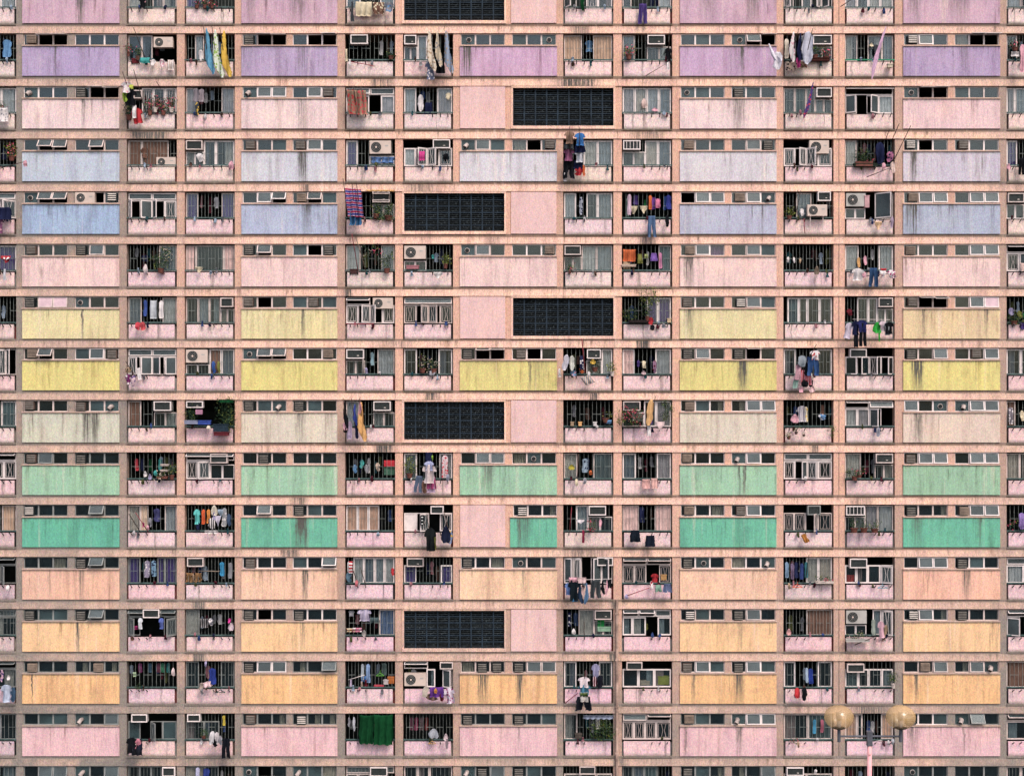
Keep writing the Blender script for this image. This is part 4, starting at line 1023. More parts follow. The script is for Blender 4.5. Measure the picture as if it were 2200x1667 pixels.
pole('J1', 1436, 110, .15, 1441, 50, 1.2, 'thin pole above air conditioner')
G('K1', 'long', 1645, 94, 16, 44, (226, 218, 232), 'white sleeve twisting over', 1.0, None, None, 20); G('K1', 'rag', 1659, 112, 24, 38, (232, 226, 236), 'white shirt blown sideways', 1.0)
G('L1', 'long', 1698, 68, 17, 66, 'white', 'white patterned cloth from pole', .8, 'spots', 'pink', -7); G('L1', 'long', 1714, 72, 14, 60, 'navy', 'navy cloth from pole', .8, None, None, -5); G('L1', 'rag', 1709, 124, 12, 22, 'magenta', 'magenta end of scarf', .7)
G('L1', 'point', 1724, 68, 26, 70, (205, 205, 222), 'pale grey shirt from pole', .8, None, None, -4); G('L1', 'sheet', 1688, 134, 22, 18, 'beige', 'beige floral towel on parapet', .3, 'spots', 'black'); G('L1', 'sheet', 1712, 132, 22, 14, 'tan', 'tan patterned towel on parapet', .32, 'spots', 'maroon')
G('L1', 'long', 1685, 84, 10, 42, (232, 216, 196), 'cream cloth at far left', .3)
plant('L1', 1740, 104, 22, 24, 'green shrub in trough', o=.15); plant('L1', 1762, 104, 26, 28, 'red leafed shrub in trough', flower='flower', o=.15); crate('L1', 1737, 124, 46, 7, (76, 40, 36), 'long brown plant trough', 'trough', .3, 'trough')
for a in ((1697, 140, 1716, 62), (1712, 140, 1730, 68), (1728, 140, 1746, 62)): pole('L1', a[0], a[1], .1, a[2], a[3], 1.7, ('left', 'middle', 'right')[[1697, 1712, 1728].index(a[0])] + ' of three laundry poles')
G('M1', 'long', 1865, 56, 42, 112, (232, 180, 215), 'long pink sash blowing across', 1.3, None, None, 0) if False else None
b_ = G('M1', 'long', 1880, 60, 13, 116, (232, 184, 218), 'long pink sash hanging slantwise', 1.2, rot=17); b_.location = W(1904, 58, 1.2)
G('M1', 'rag', 1876, 96, 14, 26, 'dgrey', 'grey lace cloth inside', .0); G('M1', 'bag', 1868, 93, 9, 8, 'cream', 'small cream bag inside', .0); crate('M1', 1908, 137, 10, 8, (230, 215, 190), 'round white dish on hook', 'dish', .4, 'dish')
G('O1', 'long', 2190, 96, 14, 60, 'pink', 'long pink shirt hanging', .7); plant('O1', 2172, 90, 18, 20, 'red flowers on shelf', flower='flower'); G('O1', 'sheet', 2172, 112, 18, 10, 'white', 'folded white towel', .1)
# ---- row 2
G('A2', 'sheet', -2, 232, 20, 30, 'white', 'white lace cloth over rail', .4, 'spots', 'grey'); plant('A2', 0, 224, 8, 12, 'orange flowers on rail', flower='flower')
G('C2', 'shirt', 259, 176, 25, 24, 'white', 'white baby shirt on pole', 1.1, 'spots', 'pink'); G('C2', 'rag', 262, 194, 12, 26, (170, 200, 50), 'lime green cloth', .9); G('C2', 'rag', 276, 182, 12, 10, (200, 210, 70), 'lime collar piece', 1.2)
G('C2', 'shirt', 264, 193, 30, 34, 'black', 'black shirt on pole', .85); G('C2', 'shirt', 279, 233, 27, 33, 'red', 'bright red shirt', .6, rot=-8); G('C2', 'towel', 284, 226, 9, 28, 'white', 'narrow white towel over red shirt', .8); plant('C2', 267, 224, 22, 34, 'dark bush at lower left', leaf='leafd')
pole('C2', 290, 232, .1, 263, 155, 1.6, 'laundry pole at far left'); pole('C2', 314, 246, .1, 287, 150, 1.8, 'longest dark laundry pole'); pole('C2', 345, 190, .1, 336, 176, .5, 'short dark stick at top')
for i, x in enumerate((314, 326, 343, 360)): plant('C2', x, 214 - (i % 2) * 6, 16, 34, ['first', 'second', 'third', 'fourth'][i] + ' of the potted pink flowers', flower='flower', pot='potw' if i % 2 else 'pot')
G('D2', 'long', 414, 191, 14, 28, (150, 140, 150), 'grey towel hanging at left', .2); G('D2', 'long', 427, 192, 12, 27, (165, 150, 158), 'grey towel hanging second', .2); G('D2', 'rag', 419, 220, 10, 30, 'dgrey', 'dark patterned scarf', .25, 'spots', 'yellow')
G('F2', 'mat', 744, 194, 24, 52, (150, 120, 100), 'left red patterned bamboo mat', .55, 'spots', 'red', 4); G('F2', 'mat', 762, 195, 24, 52, (160, 128, 104), 'right red patterned bamboo mat', .55, 'spots', 'crimson', 5)
for x in (752, 768, 785): pole('F2', x, 250, .1, x - 9, 186, .9, {752: 'left', 768: 'middle', 785: 'right'}[x] + ' pole through mats')
G('G2', 'point', 897, 204, 14, 36, 'white', 'white shirt behind bars', .0); G('G2', 'skirt', 912, 221, 18, 24, 'navy', 'navy cloth hanging low', .0); G('G2', 'rag', 956, 200, 14, 14, 'cream', 'cream wreath at right', .1)
G('J2', 'bag', 1377, 212, 14, 20, (222, 190, 182), 'pink sun hat in middle', .05); G('J2', 'bag', 1400, 232, 14, 8, 'pink', 'small pink basin', .05)
b_ = G('L2', 'long', 1738, 178, 11, 80, 'purple', 'purple and red scarf hanging slantwise', 1.0, 'spots', 'crimson', rot=13); b_.location = W(1747, 177, 1.0)
# ---- row 3
plant('A3', 15, 312, 20, 34, 'red and yellow flowers', flower='flower', leaf='leaf2'); pole('A3', 0, 362, .3, 52, 348, .9, 'thin stick over pier'); G('B3', 'bag', 50, 344, 9, 14, 'pink', 'pink bunch hanging before panel', .9)
G('C3', 'rag', 292, 325, 9, 16, 'sky', 'blue shirt inside', IN); G('C3', 'rag', 300, 318, 22, 22, 'brown', 'brown draped net', -.1); G('C3', 'shirt', 318, 335, 17, 22, 'maroon', 'maroon shirt by unit', IN)
G('D3', 'rag', 421, 330, 18, 18, 'white', 'white folded airer', .1); G('D3', 'bag', 491, 346, 12, 18, 'pink', 'pink bag at right end', .3)
G('F3', 'sheet', 798, 338, 50, 12, (90, 130, 190), 'blue sheeting under cage', -.1)
G('G3', 'sheet', 900, 325, 13, 20, (232, 50, 150), 'bright pink sheet in window', .35); G('G3', 'rag', 950, 330, 15, 14, 'black', 'black cloth in window', .1)
G('I3', 'shirt', 1212, 283, 23, 26, (150, 118, 100), 'brown shirt on pole', 1.1); G('I3', 'shirt', 1234, 286, 24, 27, (40, 116, 190), 'bright blue shirt on pole', 1.1); G('I3', 'skirt', 1211, 306, 22, 14, 'dgrey', 'dark grey shorts', .9)
G('I3', 'skirt', 1234, 310, 24, 18, 'navy', 'navy skirt', .9); G('I3', 'shirt', 1210, 320, 24, 26, (160, 90, 130), 'mauve shirt', .75); G('I3', 'shirt', 1234, 323, 22, 26, (205, 205, 215), 'pale grey jumper', .75); G('I3', 'trousers', 1209, 344, 26, 40, 'black', 'black trousers lowest', .55)
G('I3', 'skirt', 1232, 345, 20, 18, 'navy', 'dark blue shorts low', .55); G('I3', 'rag', 1234, 360, 20, 18, 'red', 'red top at bottom', .5); G('I3', 'rag', 1250, 355, 8, 24, 'orange', 'orange strip at bottom', .45); G('I3', 'sock', 1210, 372, 8, 18, 'white', 'white sock at bottom', .5)
for x in (1224, 1244): pole('I3', x + 2, 358, .1, x, 272, 1.9, {1224: 'left', 1244: 'right'}[x] + ' laundry pole with shirts')
plant('M3', 1838, 322, 36, 36, 'large dark bush in planter', leaf='leafd', trough=True, o=.2); plant('M3', 1862, 344, 12, 12, 'small pink flower pot', flower='flower'); crate('M3', 1836, 351, 48, 7, (50, 60, 50), 'dark long planter', 'trough', .3, 'trough')
G('M3', 'point', 1880, 306, 22, 46, 'navy', 'navy clothes in shade', .2); G('M3', 'rag', 1903, 326, 18, 22, (190, 110, 150), 'pink patterned top', .2, 'spots', 'navy'); G('M3', 'point', 1913, 348, 11, 24, (238, 205, 195), 'pale pink cloth at rail', .4); G('M3', 'point', 1894, 350, 9, 14, 'pink', 'small pink cloth', .4)
pole('M3', 1903, 300, .6, 1911, 278, 1.3, 'shortest thin pole raised'); pole('M3', 1917, 300, .6, 1932, 266, 1.6, 'middle thin pole raised'); pole('M3', 1922, 342, .2, 1957, 270, 1.9, 'longest thin pole raised'); pole('M3', 1862, 381, .3, 1915, 360, .8, 'brown stick before parapet', 'brown' if 'brown' in MT else 'bamboo')
G('O3', 'trousers', 2188, 340, 14, 36, 'black', 'black trousers at edge', .4); G('O3', 'bag', 2163, 352, 9, 13, 'pink', 'pink bag at pier', .5)
# ---- row 4
G('A4', 'skirt', -6, 446, 32, 26, 'navy', 'dark navy wide garment', .7); G('A4', 'sheet', -8, 470, 14, 32, (140, 80, 120), 'mauve patterned towel', .5, 'spots', 'pink'); G('A4', 'rag', 4, 428, 16, 18, 'maroon', 'maroon shirt on rail', .2, 'spots', 'white')
G('D4', 'point', 459, 424, 12, 24, (140, 140, 148), 'grey rag behind bars', -.1)
G('F4', 'mat', 739, 405, 25, 60, 'white', 'wavy red and blue striped towel', .95, 'wavy', None, 8); G('F4', 'mat', 757, 407, 19, 60, 'white', 'second wavy striped towel', .9, 'wavy', None, 6); G('F4', 'shorts', 751, 444, 26, 40, (50, 110, 160), 'blue denim skirt below towels', .8)
for a in ((748, 470, 737, 384), (763, 470, 756, 392), (776, 470, 765, 390)): pole('F4', a[0], a[1], .1, a[2], a[3], 1.8, {748: 'left', 763: 'middle', 776: 'right'}[a[0]] + ' pole above striped towels')
hood(800, 411, 37, 20, 'framed air conditioner beside striped towels, third full balcony, stronger blue floor')
plant('F4', 797, 440, 22, 30, 'green plant in small red pot', pot='pot'); plant('F4', 824, 440, 22, 34, 'plant in round red pot', pot='pot', potw=18); plant('F4', 796, 456, 50, 18, 'trailing greenery along rail', nopot=True, o=.2, n=260)
G('F4', 'sheet', 786, 408, 62, 4, 'peach', 'pale awning strip above air conditioner', .5)
G('I4', 'point', 1244, 424, 9, 38, (170, 175, 190), 'grey shirt behind bars', .0, 'spots', 'navy')
for i, (x, y, w, h, c, d) in enumerate(((1345, 425, 8, 40, (150, 190, 170), 'pale green long cloth'), (1347, 418, 10, 44, (214, 180, 200), 'pale pink long cloth'), (1360, 420, 12, 20, 'purple', 'small purple top'), (1393, 420, 8, 30, 'orange', 'orange top'), (1398, 424, 12, 26, (130, 70, 170), 'violet top'), (1407, 427, 12, 20, (225, 120, 160), 'rose top'),
      (1425, 422, 8, 30, 'blue', 'royal blue sleeve'), (1431, 420, 12, 30, (50, 60, 150), 'dark blue shirt'), (1352, 443, 18, 17, 'cream', 'cream bra'), (1375, 443, 16, 16, 'cream', 'peach coloured bra'), (1383, 430, 6, 12, 'green', 'green scrap'))):
    G('J4', 'undies' if 'bra' in d else 'long', x, y, w, h, c, d + ' behind bars', -.05 if i % 2 else -.25)
G('J4', 'trousers', 1391, 464, 19, 46, (80, 110, 150), 'faded blue jeans over parapet', .5); G('J4', 'point', 1429, 462, 9, 26, 'black', 'black gloves over parapet', .4)
G('L4', 'point', 1718, 448, 10, 16, 'white', 'white bottle-shaped cloth', .2); plant('L4', 1688, 450, 16, 22, 'yellow flowers on rail', leaf='leaf2', o=.2)
for i in range(2): pole('L4', 1703 + 6 * i, 465, .1, 1714 + 6 * i, 410, .8, ('left', 'right')[i] + ' of two slim poles')
pole('L4', 1727, 470, .25, 1729, 502, .25, 'red stick before parapet', 'redpole')
G('M4', 'undies', 1879, 476, 16, 18, (250, 205, 160), 'peach vest on parapet', .3); G('M4', 'rag', 1912, 466, 9, 24, (190, 165, 190), 'lilac rag at right end', .4); crate('M4', 1858, 420, 10, 26, (225, 170, 175), 'narrow pink panel')
# ---- row 5
G('A5', 'undies', 2, 550, 22, 15, 'red', 'red and white underpants', .5); G('A5', 'undies', 6, 553, 14, 7, 'white', 'white insert over red underpants', .55); G('A5', 'sock', 6, 578, 8, 24, (205, 205, 215), 'pale sock cluster', .4)
plant('C5', 325, 545, 40, 42, 'climbing plant in brown pot', leaf='leaf', o=.25, n=330); G('C5', 'bag', 307, 568, 11, 18, (225, 205, 205), 'pale bag on rail', .3); plant('C5', 345, 530, 20, 34, 'white flowers hanging', flower='flowerw', nopot=True)
G('D5', 'undies', 419, 574, 17, 12, 'cream', 'cream cloth on rail', .3); G('C5', 'shirt', 303, 548, 18, 14, 'navy', 'navy top in shade', IN)
plant('F5', 779, 528, 18, 34, 'white orchid in window', flower='flowerw', nopot=True, o=.05, n=90); plant('F5', 800, 530, 18, 30, 'pink orchid in window', flower='flower', nopot=True, o=.05, n=80); plant('F5', 818, 545, 26, 42, 'leafy plant with red pot', o=.25, pot='pot'); crate('F5', 752, 578, 16, 10, (90, 60, 60), 'small dark pot under poles')
pole('F5', 770, 586, .1, 756, 503, 1.8, 'red laundry pole', 'redpole'); pole('F5', 787, 586, .1, 765, 511, 1.8, 'olive laundry pole', 'actan'); 
G('G5', 'undies', 931, 585, 20, 14, 'white', 'white cloth on rail', .4); G('G5', 'rag', 926, 548, 8, 8, 'teal', 'teal hook', .0); plant('G5', 950, 545, 14, 32, 'plant beside window', leaf='leaf2'); crate('G5', 873, 570, 26, 8, (190, 120, 130), 'patterned box on shelf')
plant('I5', 1218, 572, 12, 16, 'small brown plant on rail', flower='flower', o=.2)
G('J5', 'sheet', 1338, 536, 28, 26, (200, 96, 48), 'orange checked towel', .0, 'vert', 'orange'); G('J5', 'sheet', 1338, 562, 16, 16, 'tan', 'tan cloth under orange towel', .0); G('J5', 'shorts', 1369, 546, 12, 20, 'olive', 'olive shorts', -.05); G('J5', 'shorts', 1384, 546, 9, 9, (170, 180, 110), 'light green shorts', -.05)
G('J5', 'shorts', 1397, 544, 16, 17, (130, 90, 180), 'violet shorts', -.05); G('J5', 'long', 1415, 543, 8, 34, (210, 130, 170), 'pink towel', -.05); crate('J5', 1336, 568, 30, 5, (220, 190, 170), 'pale ironing board')
for i, x in enumerate((1690, 1703, 1716)): G('L5', 'rag', x, 552 + i, 6, 12, ('white', 'white', 'tan')[i], ('first', 'second', 'third')[i] + ' small white cloth behind bars', -.1)
G('L5', 'bag', 1749, 572, 12, 18, (140, 122, 106), 'brown wicker basket on rail', .4)
G('M5', 'shirt', 1829, 577, 28, 26, 'white', 'white t-shirt on parapet', .5); G('M5', 'trousers', 1866, 576, 21, 40, (46, 80, 122), 'blue jeans on parapet', .5); G('M5', 'undies', 1891, 577, 14, 7, 'red', 'red underpants', .45)
G('M5', 'undies', 1890, 582, 14, 14, 'white', 'white floral bra', .5, 'spots', 'pink'); G('M5', 'rag', 1906, 580, 20, 18, 'white', 'white floral blouse', .5, 'spots', 'magenta'); G('M5', 'point', 1855, 550, 8, 20, 'pink', 'pink slipper hanging', .0); G('M5', 'point', 1841, 553, 8, 22, 'peach', 'peach cloth in window', .0); G('M5', 'rag', 1850, 583, 12, 14, 'pink', 'pink cloth beside t-shirt', .5)
pole('M5', 1858, 594, .4, 1922, 586, .5, 'short horizontal pole with floral clothes')
G('O5', 'sheet', 2192, 565, 16, 18, (225, 190, 180), 'pale pink towel at window', .2)
# ---- row 6
G('C6', 'long', 308, 645, 9, 34, (60, 90, 170), 'blue shirt in window', -.05); G('C6', 'towel', 322, 645, 15, 40, (196, 200, 208), 'white towel in window', -.05); G('C6', 'long', 341, 646, 11, 38, 'white', 'white shirt in window', -.05)
G('C6', 'point', 290, 692, 12, 17, 'crimson', 'left red cloth on parapet', .4); G('C6', 'point', 300, 692, 13, 18, (226, 80, 90), 'right red cloth on parapet', .4)
pole('F6', 743, 696, .3, 803, 696, .35, 'red pole along parapet', 'redpole'); pole('D6', 448, 695, .3, 466, 698, .5, 'short dark stick on parapet')
plant('J6', 1368, 620, 52, 38, 'spreading branches out of bay', leaf='leaf2', nopot=True, o=.7, n=420); plant('J6', 1338, 660, 34, 28, 'dark green shrub at left', leaf='leafd', o=.1, n=300, nopot=True); crate('J6', 1352, 688, 46, 5, (60, 50, 50), 'dark flower trough', 'trough', .3, 'trough')
plant('J6', 1384, 650, 14, 40, 'tree stem in pot', leaf='leaf', o=.25); G('J6', 'point', 1393, 682, 11, 16, 'red', 'red cloth on rail', .5); G('J6', 'point', 1396, 698, 11, 12, 'black', 'black gloves below red cloth', .5); G('J6', 'bag', 1421, 695, 10, 10, 'grey', 'grey bag on hook', .4); crate('J6', 1434, 684, 8, 9, (220, 190, 150), 'pale pot at right')
G('M6', 'shirt', 1817, 694, 18, 34, (215, 200, 220), 'white shirt on rail', .7, rot=12); G('M6', 'shirt', 1829, 690, 20, 30, 'navy', 'navy shirt on rail', .8); G('M6', 'shirt', 1840, 688, 24, 26, (40, 44, 100), 'blue shirt on rail', .9); G('M6', 'trousers', 1846, 694, 16, 50, 'black', 'long black trousers', .85)
G('M6', 'skirt', 1834, 712, 10, 34, 'black', 'black skirt on rail', .8); G('M6', 'bag', 1875, 692, 20, 24, (40, 180, 60), 'bright green cap-shaped cloth', .7); G('M6', 'shirt', 1888, 690, 18, 22, (214, 190, 200), 'pale pink top', .8); G('M6', 'shirt', 1898, 692, 18, 28, (160, 165, 175), 'grey top', .85); G('M6', 'shirt', 1900, 692, 20, 26, 'black', 'black top', .95)
pole('M6', 1832, 686, .3, 1912, 687, .9, 'pale horizontal rail of washing', 'fr_white', .012); G('M6', 'rag', 1818, 664, 14, 14, 'maroon', 'maroon top inside', .0); G('M6', 'point', 1887, 714, 4, 20, 'bright_green', 'green strap hanging', .7)
for i, (x, y, c) in enumerate(((2166, 662, 'lilac'), (2184, 668, 'olive'), (2196, 672, 'green'), (2190, 692, 'purple'))): G('O6', 'rag', x, y, 13, 16, c, f'small {c} cloth', .1)
plant('O6', 2164, 676, 30, 22, 'herbs on rail', o=.15)
# ---- row 7
G('C7', 'rag', 268, 789, 16, 12, 'tan', 'tan patterned cloth on pole', .6, 'spots', 'black'); G('C7', 'rag', 268, 804, 14, 22, (130, 40, 110), 'purple and white blouse', .7, 'spots', 'white'); G('C7', 'towel', 292, 790, 9, 26, 'white', 'white narrow towel', .5, rot=-10); G('C7', 'point', 282, 806, 10, 26, (225, 190, 200), 'pale floral cloth', .7, 'spots', 'purple')
pole('C7', 290, 810, .1, 270, 776, 1.1, 'short laundry pole'); G('D7', 'rag', 454, 776, 10, 26, 'blue', 'blue shirt in window', -.05); G('D7', 'rag', 466, 776, 8, 26, 'olive', 'olive shirt in window', -.05)
G('F7', 'long', 796, 757, 8, 28, (130, 160, 170), 'blue grey towel on bars', .15); G('F7', 'rag', 783, 790, 8, 14, 'lilac', 'lilac cloth under hood', .0); pole('F7', 780, 803, .15, 780, 770, .15, 'pale upright stick', 'fr_mid')
plant('G7', 898, 765, 20, 36, 'dry brown plant at left', flower='flowerw', leaf='leaf2', n=90); plant('G7', 918, 768, 28, 34, 'brown flowers at right', flower='flowerw', leaf='leafd', n=130); G('G7', 'rag', 920, 795, 18, 12, 'grey', 'grey fluffy cloth on rail', .2)
G('I7', 'point', 1211, 762, 14, 34, (214, 208, 222), 'white shirt on hanger', .7, rot=10); G('I7', 'point', 1223, 764, 12, 32, (214, 214, 205), 'cream shirt on hanger', .6); G('I7', 'long', 1245, 764, 10, 30, (40, 44, 80), 'navy spotted cloth', .4, 'spots', 'white'); G('I7', 'rag', 1244, 786, 11, 16, 'orange', 'orange and black cloth', .35, 'spots', 'black')
G('I7', 'sheet', 1246, 808, 20, 20, 'beige', 'beige wire shelf hanging', .5, 'vert', 'grey', 6, -20); pole('I7', 1257, 800, .3, 1250, 728, 1.7, 'thick rusty pole', 'redpole', .032); G('I7', 'bag', 1268, 772, 12, 10, 'yellow', 'yellow helmet hanging', .1); G('I7', 'sock', 1198, 792, 8, 18, 'white', 'white bottle on pier', .5)
G('I7', 'rag', 1224, 796, 16, 12, (110, 150, 190), 'blue and pink cloth on rail', .3, 'spots', 'pink'); plant('I7', 1308, 780, 14, 28, 'yellow green plant in blue pot', leaf='leaf2', pot='potw', o=.2); G('I7', 'rag', 1262, 798, 7, 12, 'white', 'small white cloth on rail', .3); plant('I7', 1268, 774, 20, 24, 'green plant in lower light', o=-.1)
G('J7', 'long', 1379, 775, 9, 16, 'cream', 'cream baby clothes hanging', .0); G('J7', 'bag', 1378, 796, 10, 9, (190, 160, 165), 'pink ball of cloth', .2); G('J7', 'point', 1402, 774, 9, 28, (150, 110, 140), 'mauve floral cloth', -.05, 'spots', 'maroon'); G('J7', 'point', 1368, 774, 7, 14, 'purple', 'small purple cloth', -.05)
G('L7', 'shirt', 1739, 753, 24, 20, 'white', 'white blouse with red flowers', 1.1, 'spots', 'red'); G('L7', 'trousers', 1734, 767, 26, 40, (52, 92, 150), 'blue jeans on pole', 1.0); G('L7', 'point', 1713, 764, 20, 24, (150, 160, 170), 'grey tulle scarf', .8); G('L7', 'long', 1709, 782, 15, 34, (215, 160, 175), 'pink long scarf', .7, None, None, -4)
G('L7', 'long', 1707, 800, 13, 34, (150, 185, 175), 'pale green scarf', .6, None, None, -6); G('L7', 'skirt', 1718, 795, 26, 32, (220, 160, 175), 'pink striped skirt', .7, 'vert', 'red'); G('L7', 'bag', 1721, 814, 16, 18, 'black', 'black hat at bottom', .75); G('L7', 'point', 1738, 815, 9, 18, 'black', 'black glove at bottom', .7); G('L7', 'rag', 1727, 778, 10, 30, 'black', 'black shirt behind jeans', .8)
G('L7', 'towel', 1717, 831, 9, 12, 'pink', 'small pink towel at bottom left', .7); G('L7', 'towel', 1736, 831, 12, 12, (235, 190, 190), 'small rose towel at bottom right', .7, rot=-20)
pole('L7', 1722, 800, .1, 1754, 740, 1.8, 'laundry pole above jeans')
# ---- row 8
for i, (x, w, c) in enumerate(((738, 7, 'black'),)): G('F8', 'long', 735, 858, 13, 62, 'black', 'long black cloth at left', .9, None, None, 2)
G('F8', 'rag', 735, 908, 13, 16, 'pink', 'pale pink cloth under black', .8); G('F8', 'point', 737, 918, 10, 12, 'black', 'black cloth tip', .8); G('F8', 'long', 757, 868, 12, 46, (50, 70, 160), 'blue cloth from pole', .8); G('F8', 'long', 763, 900, 7, 42, 'navy', 'navy strip from pole', .7); G('F8', 'long', 745, 905, 12, 38, (170, 150, 180), 'lilac see-through cloth', .7)
G('F8', 'long', 766, 864, 22, 84, (240, 180, 105), 'long orange towel from pole', .9, None, None, 1); G('F8', 'long', 768, 862, 10, 30, 'pink', 'pink lining of orange towel', .95)
for x in (740, 758, 775): pole('F8', x + 6, 925, .1, x - 3, 856, 1.7, {740: 'left', 758: 'middle', 775: 'right'}[x] + ' laundry pole')
crate('D8', 396, 903, 29, 8, (150, 155, 185), 'grey blue tray hanging', 'tray', .5, 'tray', .2); crate('D8', 425, 903, 27, 9, (50, 80, 170), 'bright blue tray hanging', 'tray', .5, 'tray', .2); crate('D8', 458, 911, 32, 16, (44, 60, 74), 'dark slate planter box', 'planter', .6, 'planter', .3); crate('D8', 459, 928, 31, 8, (110, 40, 50), 'maroon lower planter', 'planter', .58, 'planter', .3)
crate('D8', 420, 879, 15, 11, (190, 130, 160), 'pink sign board hanging', 'sign', .3, 'sign_board', .03, False)
plant('D8', 462, 858, 42, 50, 'dense dark foliage at right', leaf='leafd', nopot=True, o=.3, n=700); plant('D8', 478, 895, 24, 34, 'trailing foliage at lower right', leaf='leafd', nopot=True, o=.5, n=260); G('D8', 'bag', 443, 914, 10, 9, (230, 210, 190), 'pale bag on hook', .5); plant('D8', 398, 868, 24, 34, 'dark plant at left', leaf='leafd', nopot=True, o=.1); G('D8', 'sheet', 470, 858, 32, 7, 'dgreen', 'dark green awning cloth', .5)
for i, (x, c) in enumerate(((1226, 'tan'), (1243, 'peach'), (1275, 'white'))): crate('I8', x, 906, 7, 9, C_[c], ('brown', 'peach', 'white')[i] + ' cup on rail', 'cup', .2, 'cup', .1)
G('I8', 'sheet', 1302, 902, 12, 8, 'sky', 'blue packet at right', .15); plant('I8', 1290, 882, 22, 26, 'thin bare plant', leaf='leaf2', n=40)
plant('J8', 1332, 876, 50, 38, 'wide flowering bush', leaf='leaf', flower='flower', o=.4, n=620, nopot=True); plant('J8', 1424, 860, 22, 46, 'tall bush at right', leaf='leaf', nopot=True, o=.35, n=420); crate('J8', 1340, 905, 40, 8, (40, 44, 40), 'dark plant trough', 'trough', .3, 'trough'); plant('J8', 1322, 880, 20, 34, 'wispy twigs over pier', leaf='leaf2', nopot=True, o=.7, n=90)
b_ = G('J8', 'point', 1392, 858, 15, 56, (240, 185, 120), 'peach pennant shaped cloth', 1.0, None, None, -6); G('J8', 'point', 1394, 892, 9, 20, 'purple', 'purple cloth below pennant', .9); G('J8', 'undies', 1408, 906, 20, 18, (236, 205, 205), 'pale pink hat', .5); G('J8', 'long', 1390, 910, 9, 26, 'white', 'white sash end', .7)
pole('J8', 1398, 905, .1, 1408, 852, 1.5, 'laundry pole with pennant cloth')
G('L8', 'shirt', 1711, 872, 24, 34, (150, 140, 160), 'grey striped shirt behind bars', -.02, 'vert', 'white'); G('L8', 'bag', 1699, 890, 18, 18, 'pink', 'pale pink bag behind bars', .0); G('L8', 'long', 1728, 874, 8, 32, 'cream', 'cream and yellow cloth', .0, 'spots', 'yellow'); G('L8', 'rag', 1756, 890, 20, 12, (90, 140, 190), 'blue and white undershirt', .0, 'spots', 'white'); G('L8', 'long', 1762, 870, 9, 22, 'brown', 'brown cloth behind bars', -.3)
plant('L8', 1688, 925, 13, 19, 'red pot hanging on parapet', o=.35, n=50); plant('L8', 1705, 917, 11, 16, 'middle little pot on parapet', pot='acbrown', o=.35, n=40); plant('L8', 1722, 925, 10, 13, 'brown pot without leaves', pot='acbrown', o=.35, n=6)
plant('L8', 1784, 920, 8, 18, 'yellow flowers by pier', leaf='leaf2', nopot=True, o=.2)
G('M8', 'point', 1882, 918, 10, 20, (160, 160, 175), 'grey cloth on parapet', .4); G('O8', 'rag', 2190, 882, 12, 22, 'cream', 'cream bag at edge', .2); G('O8', 'long', 2166, 875, 12, 36, (130, 120, 130), 'grey patterned curtain cloth', .1, 'spots', 'white')
# ---- row 9
for i, (x, y, c, d) in enumerate(((308, 1012, 'white', 'white bag on rail'), (318, 1018, 'lilac', 'lilac cloth on rail'), (330, 1010, 'teal', 'teal hook on rail'))): G('C9', 'bag', x, y, 8, 12, c, d, .25)
crate('C9', 345, 997, 16, 4, (210, 190, 180), 'white shelf upper', 'shelf', .0, 'shelf'); crate('C9', 345, 1009, 16, 4, (210, 190, 180), 'white shelf lower', 'shelf', .0, 'shelf'); plant('C9', 362, 998, 14, 32, 'spiky plant in red pot', o=.35, potw=11); plant('C9', 338, 1016, 22, 12, 'low planter with white flowers', flower='flowerw', trough=True, o=.25)
for i, x in enumerate((290, 302, 320, 340, 362)): G('C9', 'long', x, 985, 8, 26, (('crimson'), 'navy', 'dgreen', 'teal', 'dgrey')[i], ('red', 'navy', 'green', 'teal', 'grey')[i] + ' clothes hanging in shade', -.5)
crate('F9', 825, 988, 24, 14, (215, 36, 56), 'bright red board behind bars', 'board', -.15, 'board', .03, False); crate('F9', 825, 1003, 24, 17, (70, 110, 90), 'green crate under red board', 'crate', -.2, 'crate')
for i, x in enumerate((757, 772, 782, 806)): G('F9', 'rag', x, (998, 988, 998, 994)[i], 11, 18, ('sky', 'teal', 'grey', 'beige')[i], ('blue', 'teal', 'grey', 'beige')[i] + ' laundry behind bars', -.2)
G('G9', 'shirt', 911, 991, 22, 20, (175, 180, 220), 'lilac blue top', .9); G('G9', 'shirt', 907, 998, 31, 40, (232, 210, 210), 'pale pink blouse', .85); G('G9', 'trousers', 892, 1022, 18, 36, (96, 110, 136), 'grey blue trousers', .6, rot=6); G('G9', 'skirt', 916, 1024, 21, 26, (190, 70, 130), 'magenta slip', .6); G('G9', 'rag', 905, 1034, 12, 26, 'brown', 'brown scarf end', .6); G('G9', 'skirt', 918, 1036, 18, 22, (190, 160, 190), 'lilac slip', .55)
G('G9', 'long', 948, 978, 15, 48, (220, 196, 200), 'pink floral nightdress', .1, 'spots', 'crimson'); plant('G9', 867, 985, 26, 42, 'tall grassy plant', leaf='leaf2', o=.1); G('G9', 'point', 958, 1018, 8, 16, (150, 150, 170), 'grey sock on rail', .3)
G('G9', 'sheet', 914, 972, 14, 22, 'navy', 'navy neck of hanging', .3); G('G9', 'point', 927, 978, 4, 10, 'lime', 'lime strip', .3)
